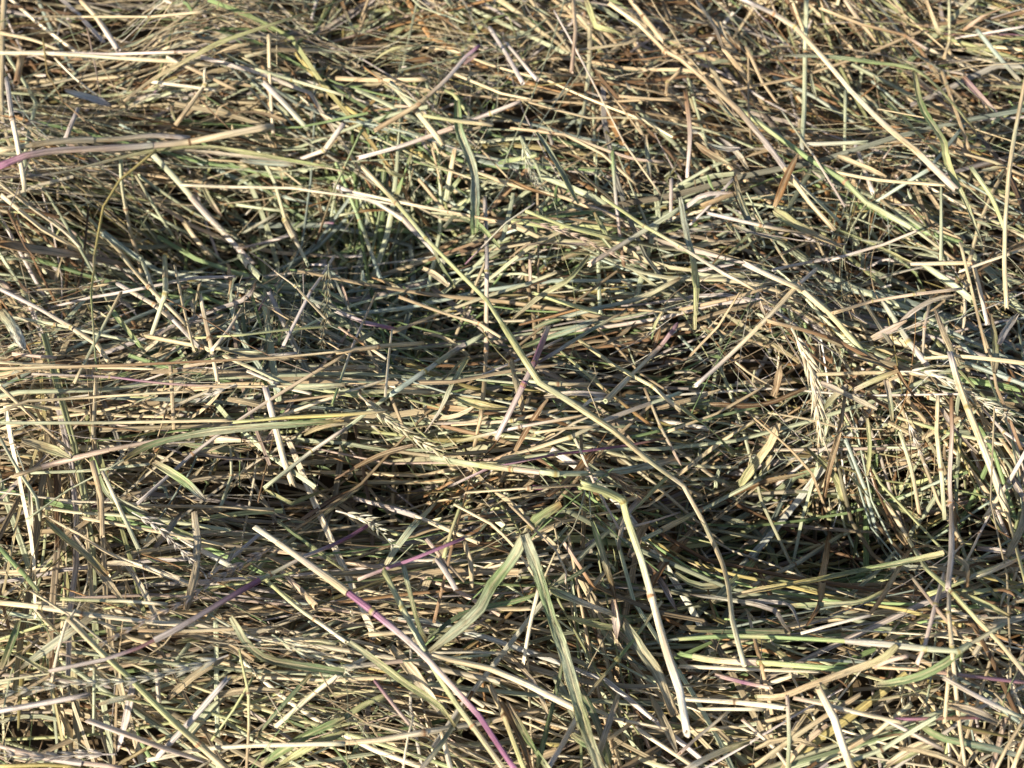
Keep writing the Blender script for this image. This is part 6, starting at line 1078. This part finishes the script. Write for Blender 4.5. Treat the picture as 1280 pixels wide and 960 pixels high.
('l',3.06,'gr,ta,st','curved grey-green and straw-coloured blade, nearly level, crossing the striped green blade',[(39.5,165.3,-21.5),(28.5,168.7,-16.0),(16.8,169.4,-10.6),(5.1,168.4,-8.6)]),
('l',2.28,'cr','straight cream blade, steep falling rightward, crossing the dusky seed head',[(-176.5,212.0,0.4),(-162.8,194.4,11.7),(-152.0,178.4,18.5),(-146.8,167.2,11.6)]),
('l',3.96,'lv,br,ta','short broad straight lavender-grey and tan blade, steep rising rightward, crossing the bright elbowed stalk',[(54.8,219.6,-19.4),(58.2,227.0,-21.7),(62.3,235.9,-27.1),(66.8,245.6,-34.6)]),
('l',3.34,'st','broad straight straw-coloured blade, steep falling rightward, touching the far thick straw stalk',[(126.5,496.0,-11.5),(120.2,501.1,-4.6),(114.7,507.3,1.8),(110.4,514.8,7.1)]),
('l',3.27,'lv,bl','short broad straight lavender-grey and blue-green blade, nearly level, below the far thick straw stalk',[(123.1,443.7,8.6),(116.9,443.0,9.1),(110.8,443.4,10.0),(105.2,445.9,10.1)]),
('l',2.26,'cr,lv,br','curved cream and dark-brown blade, steep rising rightward, crossing the bright elbowed stalk',[(48.9,218.0,-7.1),(50.9,228.9,-6.9),(56.5,241.5,-12.8),(65.7,255.0,-24.0)]),
('l',3.83,'gr,br','broad straight grey-green and dark-brown blade, steep falling rightward, crossing the striped green blade',[(19.1,161.2,-14.2),(25.9,148.0,-16.3),(32.4,132.8,-10.0),(38.0,116.7,5.2)]),
('l',3.65,'ta,cr','broad straight tan and cream blade, upright, crossing the dusky seed head',[(-137.3,177.8,24.9),(-136.9,193.8,20.2),(-140.2,213.2,10.7),(-144.7,230.8,6.9)]),
('l',2.47,'gr,rd','straight grey-green and rust-brown blade, rising rightward, beyond the splayed seed head',[(-69.7,335.9,-6.1),(-76.0,327.4,-0.5),(-82.1,318.7,4.5),(-87.0,308.0,12.6)]),
('l',2.16,'st','curved straw-coloured blade, nearly level, left of the thick blunt stalk',[(124.2,123.7,13.4),(116.4,127.0,11.5),(108.4,127.6,7.6),(100.0,124.4,5.8)]),
('l',2.29,'gr,gn,bl','straight grey-green and blue-green blade, steep rising rightward, crossing the tall bluish blade',[(-13.2,436.5,-9.6),(-21.5,432.7,-18.1),(-30.1,428.1,-26.2),(-37.4,413.1,-20.6)]),
('l',2.34,'st,bl,rd','short straight straw-coloured and rust-brown blade, nearly level, below the narrow pale seed head',[(-171.3,141.4,12.1),(-166.2,142.5,13.3),(-161.2,143.6,13.5),(-156.5,144.6,12.8)]),
('l',2.63,'ta,st,br','curved tan and dark-brown blade, falling rightward, touching the purple-banded stalk',[(-110.6,161.4,6.9),(-122.9,168.2,8.7),(-134.9,169.8,15.3),(-147.6,168.3,19.3)]),
('l',2.30,'pk,st,cr','curved pinkish and cream blade, steep rising rightward, left of the thick blunt stalk',[(130.8,133.9,8.1),(120.2,126.6,1.8),(111.6,116.6,-3.9),(104.0,103.2,-0.1)]),
('l',2.49,'st','straight straw-coloured blade, upright, crossing the striped green blade',[(28.1,102.9,25.7),(33.9,117.5,16.5),(40.5,135.8,-1.9),(46.2,152.2,-10.0)]),
('l',3.19,'st,gr','short broad straight straw-coloured and grey-green blade, upright, beyond the straight ridge stalk',[(-155.1,352.6,15.1),(-155.5,345.9,15.4),(-155.8,339.4,15.0),(-155.7,332.8,15.3)]),
('l',2.98,'yg','straight yellowish-green blade, nearly level, right of the striped green blade',[(24.6,182.8,1.6),(35.6,182.8,-7.1),(47.2,183.5,-14.9),(58.9,184.4,-20.4)]),
('l',2.69,'cr,gn,ta','straight cream and tan blade, steep falling rightward, right of the magenta-tipped stalk',[(21.4,104.3,21.3),(13.1,116.9,14.4),(5.1,132.6,1.6),(-2.3,147.3,-3.3)]),
('l',2.70,'ta,yg,wh','short straight tan and whitish blade, rising rightward, crossing the ribbed rust blade',[(191.3,311.8,-3.9),(184.1,309.5,-5.8),(177.1,307.7,-9.1),(170.4,305.8,-12.5)]),
('l',2.40,'ta,st','straight tan and straw-coloured blade, rising rightward, beyond the longest pale stalk',[(69.1,288.6,-1.5),(80.0,292.4,-2.2),(91.6,297.5,-4.8),(102.6,301.7,-5.4)]),
('l',2.13,'st','straight straw-coloured blade, falling rightward, right of the thick blunt stalk',[(156.6,122.4,16.2),(165.3,120.7,19.0),(174.1,117.7,19.7),(183.2,114.1,16.5)]),
('l',3.35,'bl,st','broad straight blue-green and straw-coloured blade, steep falling rightward, crossing the straight pinkish stalk',[(191.1,327.5,-4.7),(186.4,337.4,-3.8),(183.4,351.0,-7.1),(180.7,364.5,-9.7)]),
('l',2.53,'gn,pk','short straight green and pinkish blade, steep falling rightward, below the level pink stalk',[(-180.5,460.9,-42.4),(-178.0,456.9,-47.9),(-174.7,452.8,-53.3),(-170.8,448.7,-57.8)])
]
CATS = {'c': ('hay stalk', 'cut stalks lying on the heap'), 'l': ('grass blade', 'leaf blades lying on the heap'),
        'w': ('grass stem', 'hair thin stems among the hay'), 'p': ('seed head', 'seed heads lying on the heap')}
for i, (kind, w, codes, label, pts) in enumerate(THINGS):
    pts = [tuple(v / 1000 for v in p) for p in pts]; w = w / 1000; codes = codes.split(',')
    if kind == 'c': o = make_stalk(pts, w, codes, 100 + i)
    elif kind == 'l': o = make_blade(pts, w, codes, 100 + i)
    elif kind == 'w': o = make_stalk(pts, w, codes, 100 + i, thin=True); o.name = 'fine_grass_stem'
    else: o = make_head(pts, w, codes, 100 + i)
    tag(o, label, CATS[kind][0], CATS[kind][1])

# ------------------------------------------------------------------ light, sky, camera
EL, AZX, AZY = math.radians(29), -0.75, -0.66
to_sun = Vector((AZX, AZY, 0)).normalized() * math.cos(EL) + Vector((0, 0, math.sin(EL)))
sd = bpy.data.lights.new('sun', 'SUN'); sd.energy = 5.0; sd.angle = math.radians(.5); sd.color = (1.0, .885, .705)
so = bpy.data.objects.new('sun', sd); COL.objects.link(so); so.rotation_euler = (-to_sun).to_track_quat('-Z', 'Y').to_euler(); so.location = (-1, -1, 2)
w = bpy.data.worlds.new('World'); scene.world = w; w.use_nodes = True
sky = w.node_tree.nodes.new('ShaderNodeTexSky'); sky.sky_type = 'NISHITA'; sky.sun_disc = False
sky.sun_elevation = EL; sky.sun_rotation = math.atan2(AZX, AZY)
bg = w.node_tree.nodes['Background']; bg.inputs[1].default_value = 0.07
w.node_tree.links.new(sky.outputs[0], bg.inputs[0])
cd = bpy.data.cameras.new('camera'); cam = bpy.data.objects.new('camera', cd); COL.objects.link(cam)
cam.location = (0, 0, 0.523); cam.rotation_euler = (math.radians(90 - 60), 0, 0)
cd.sensor_width = 36; cd.angle = math.radians(45); cd.clip_start = .01; cd.clip_end = 500
cd.dof.use_dof = True; cd.dof.focus_distance = .58; cd.dof.aperture_fstop = 10
scene.camera = cam
scene.render.engine = 'CYCLES'
scene.cycles.max_bounces = 6; scene.cycles.diffuse_bounces = 4; scene.cycles.glossy_bounces = 2; scene.cycles.transmission_bounces = 3
scene.cycles.use_denoising = True
vs = scene.view_settings; vs.view_transform = 'Standard'; vs.look = 'None'; vs.gamma = 1; vs.exposure = 0.86; vs.use_curve_mapping = False
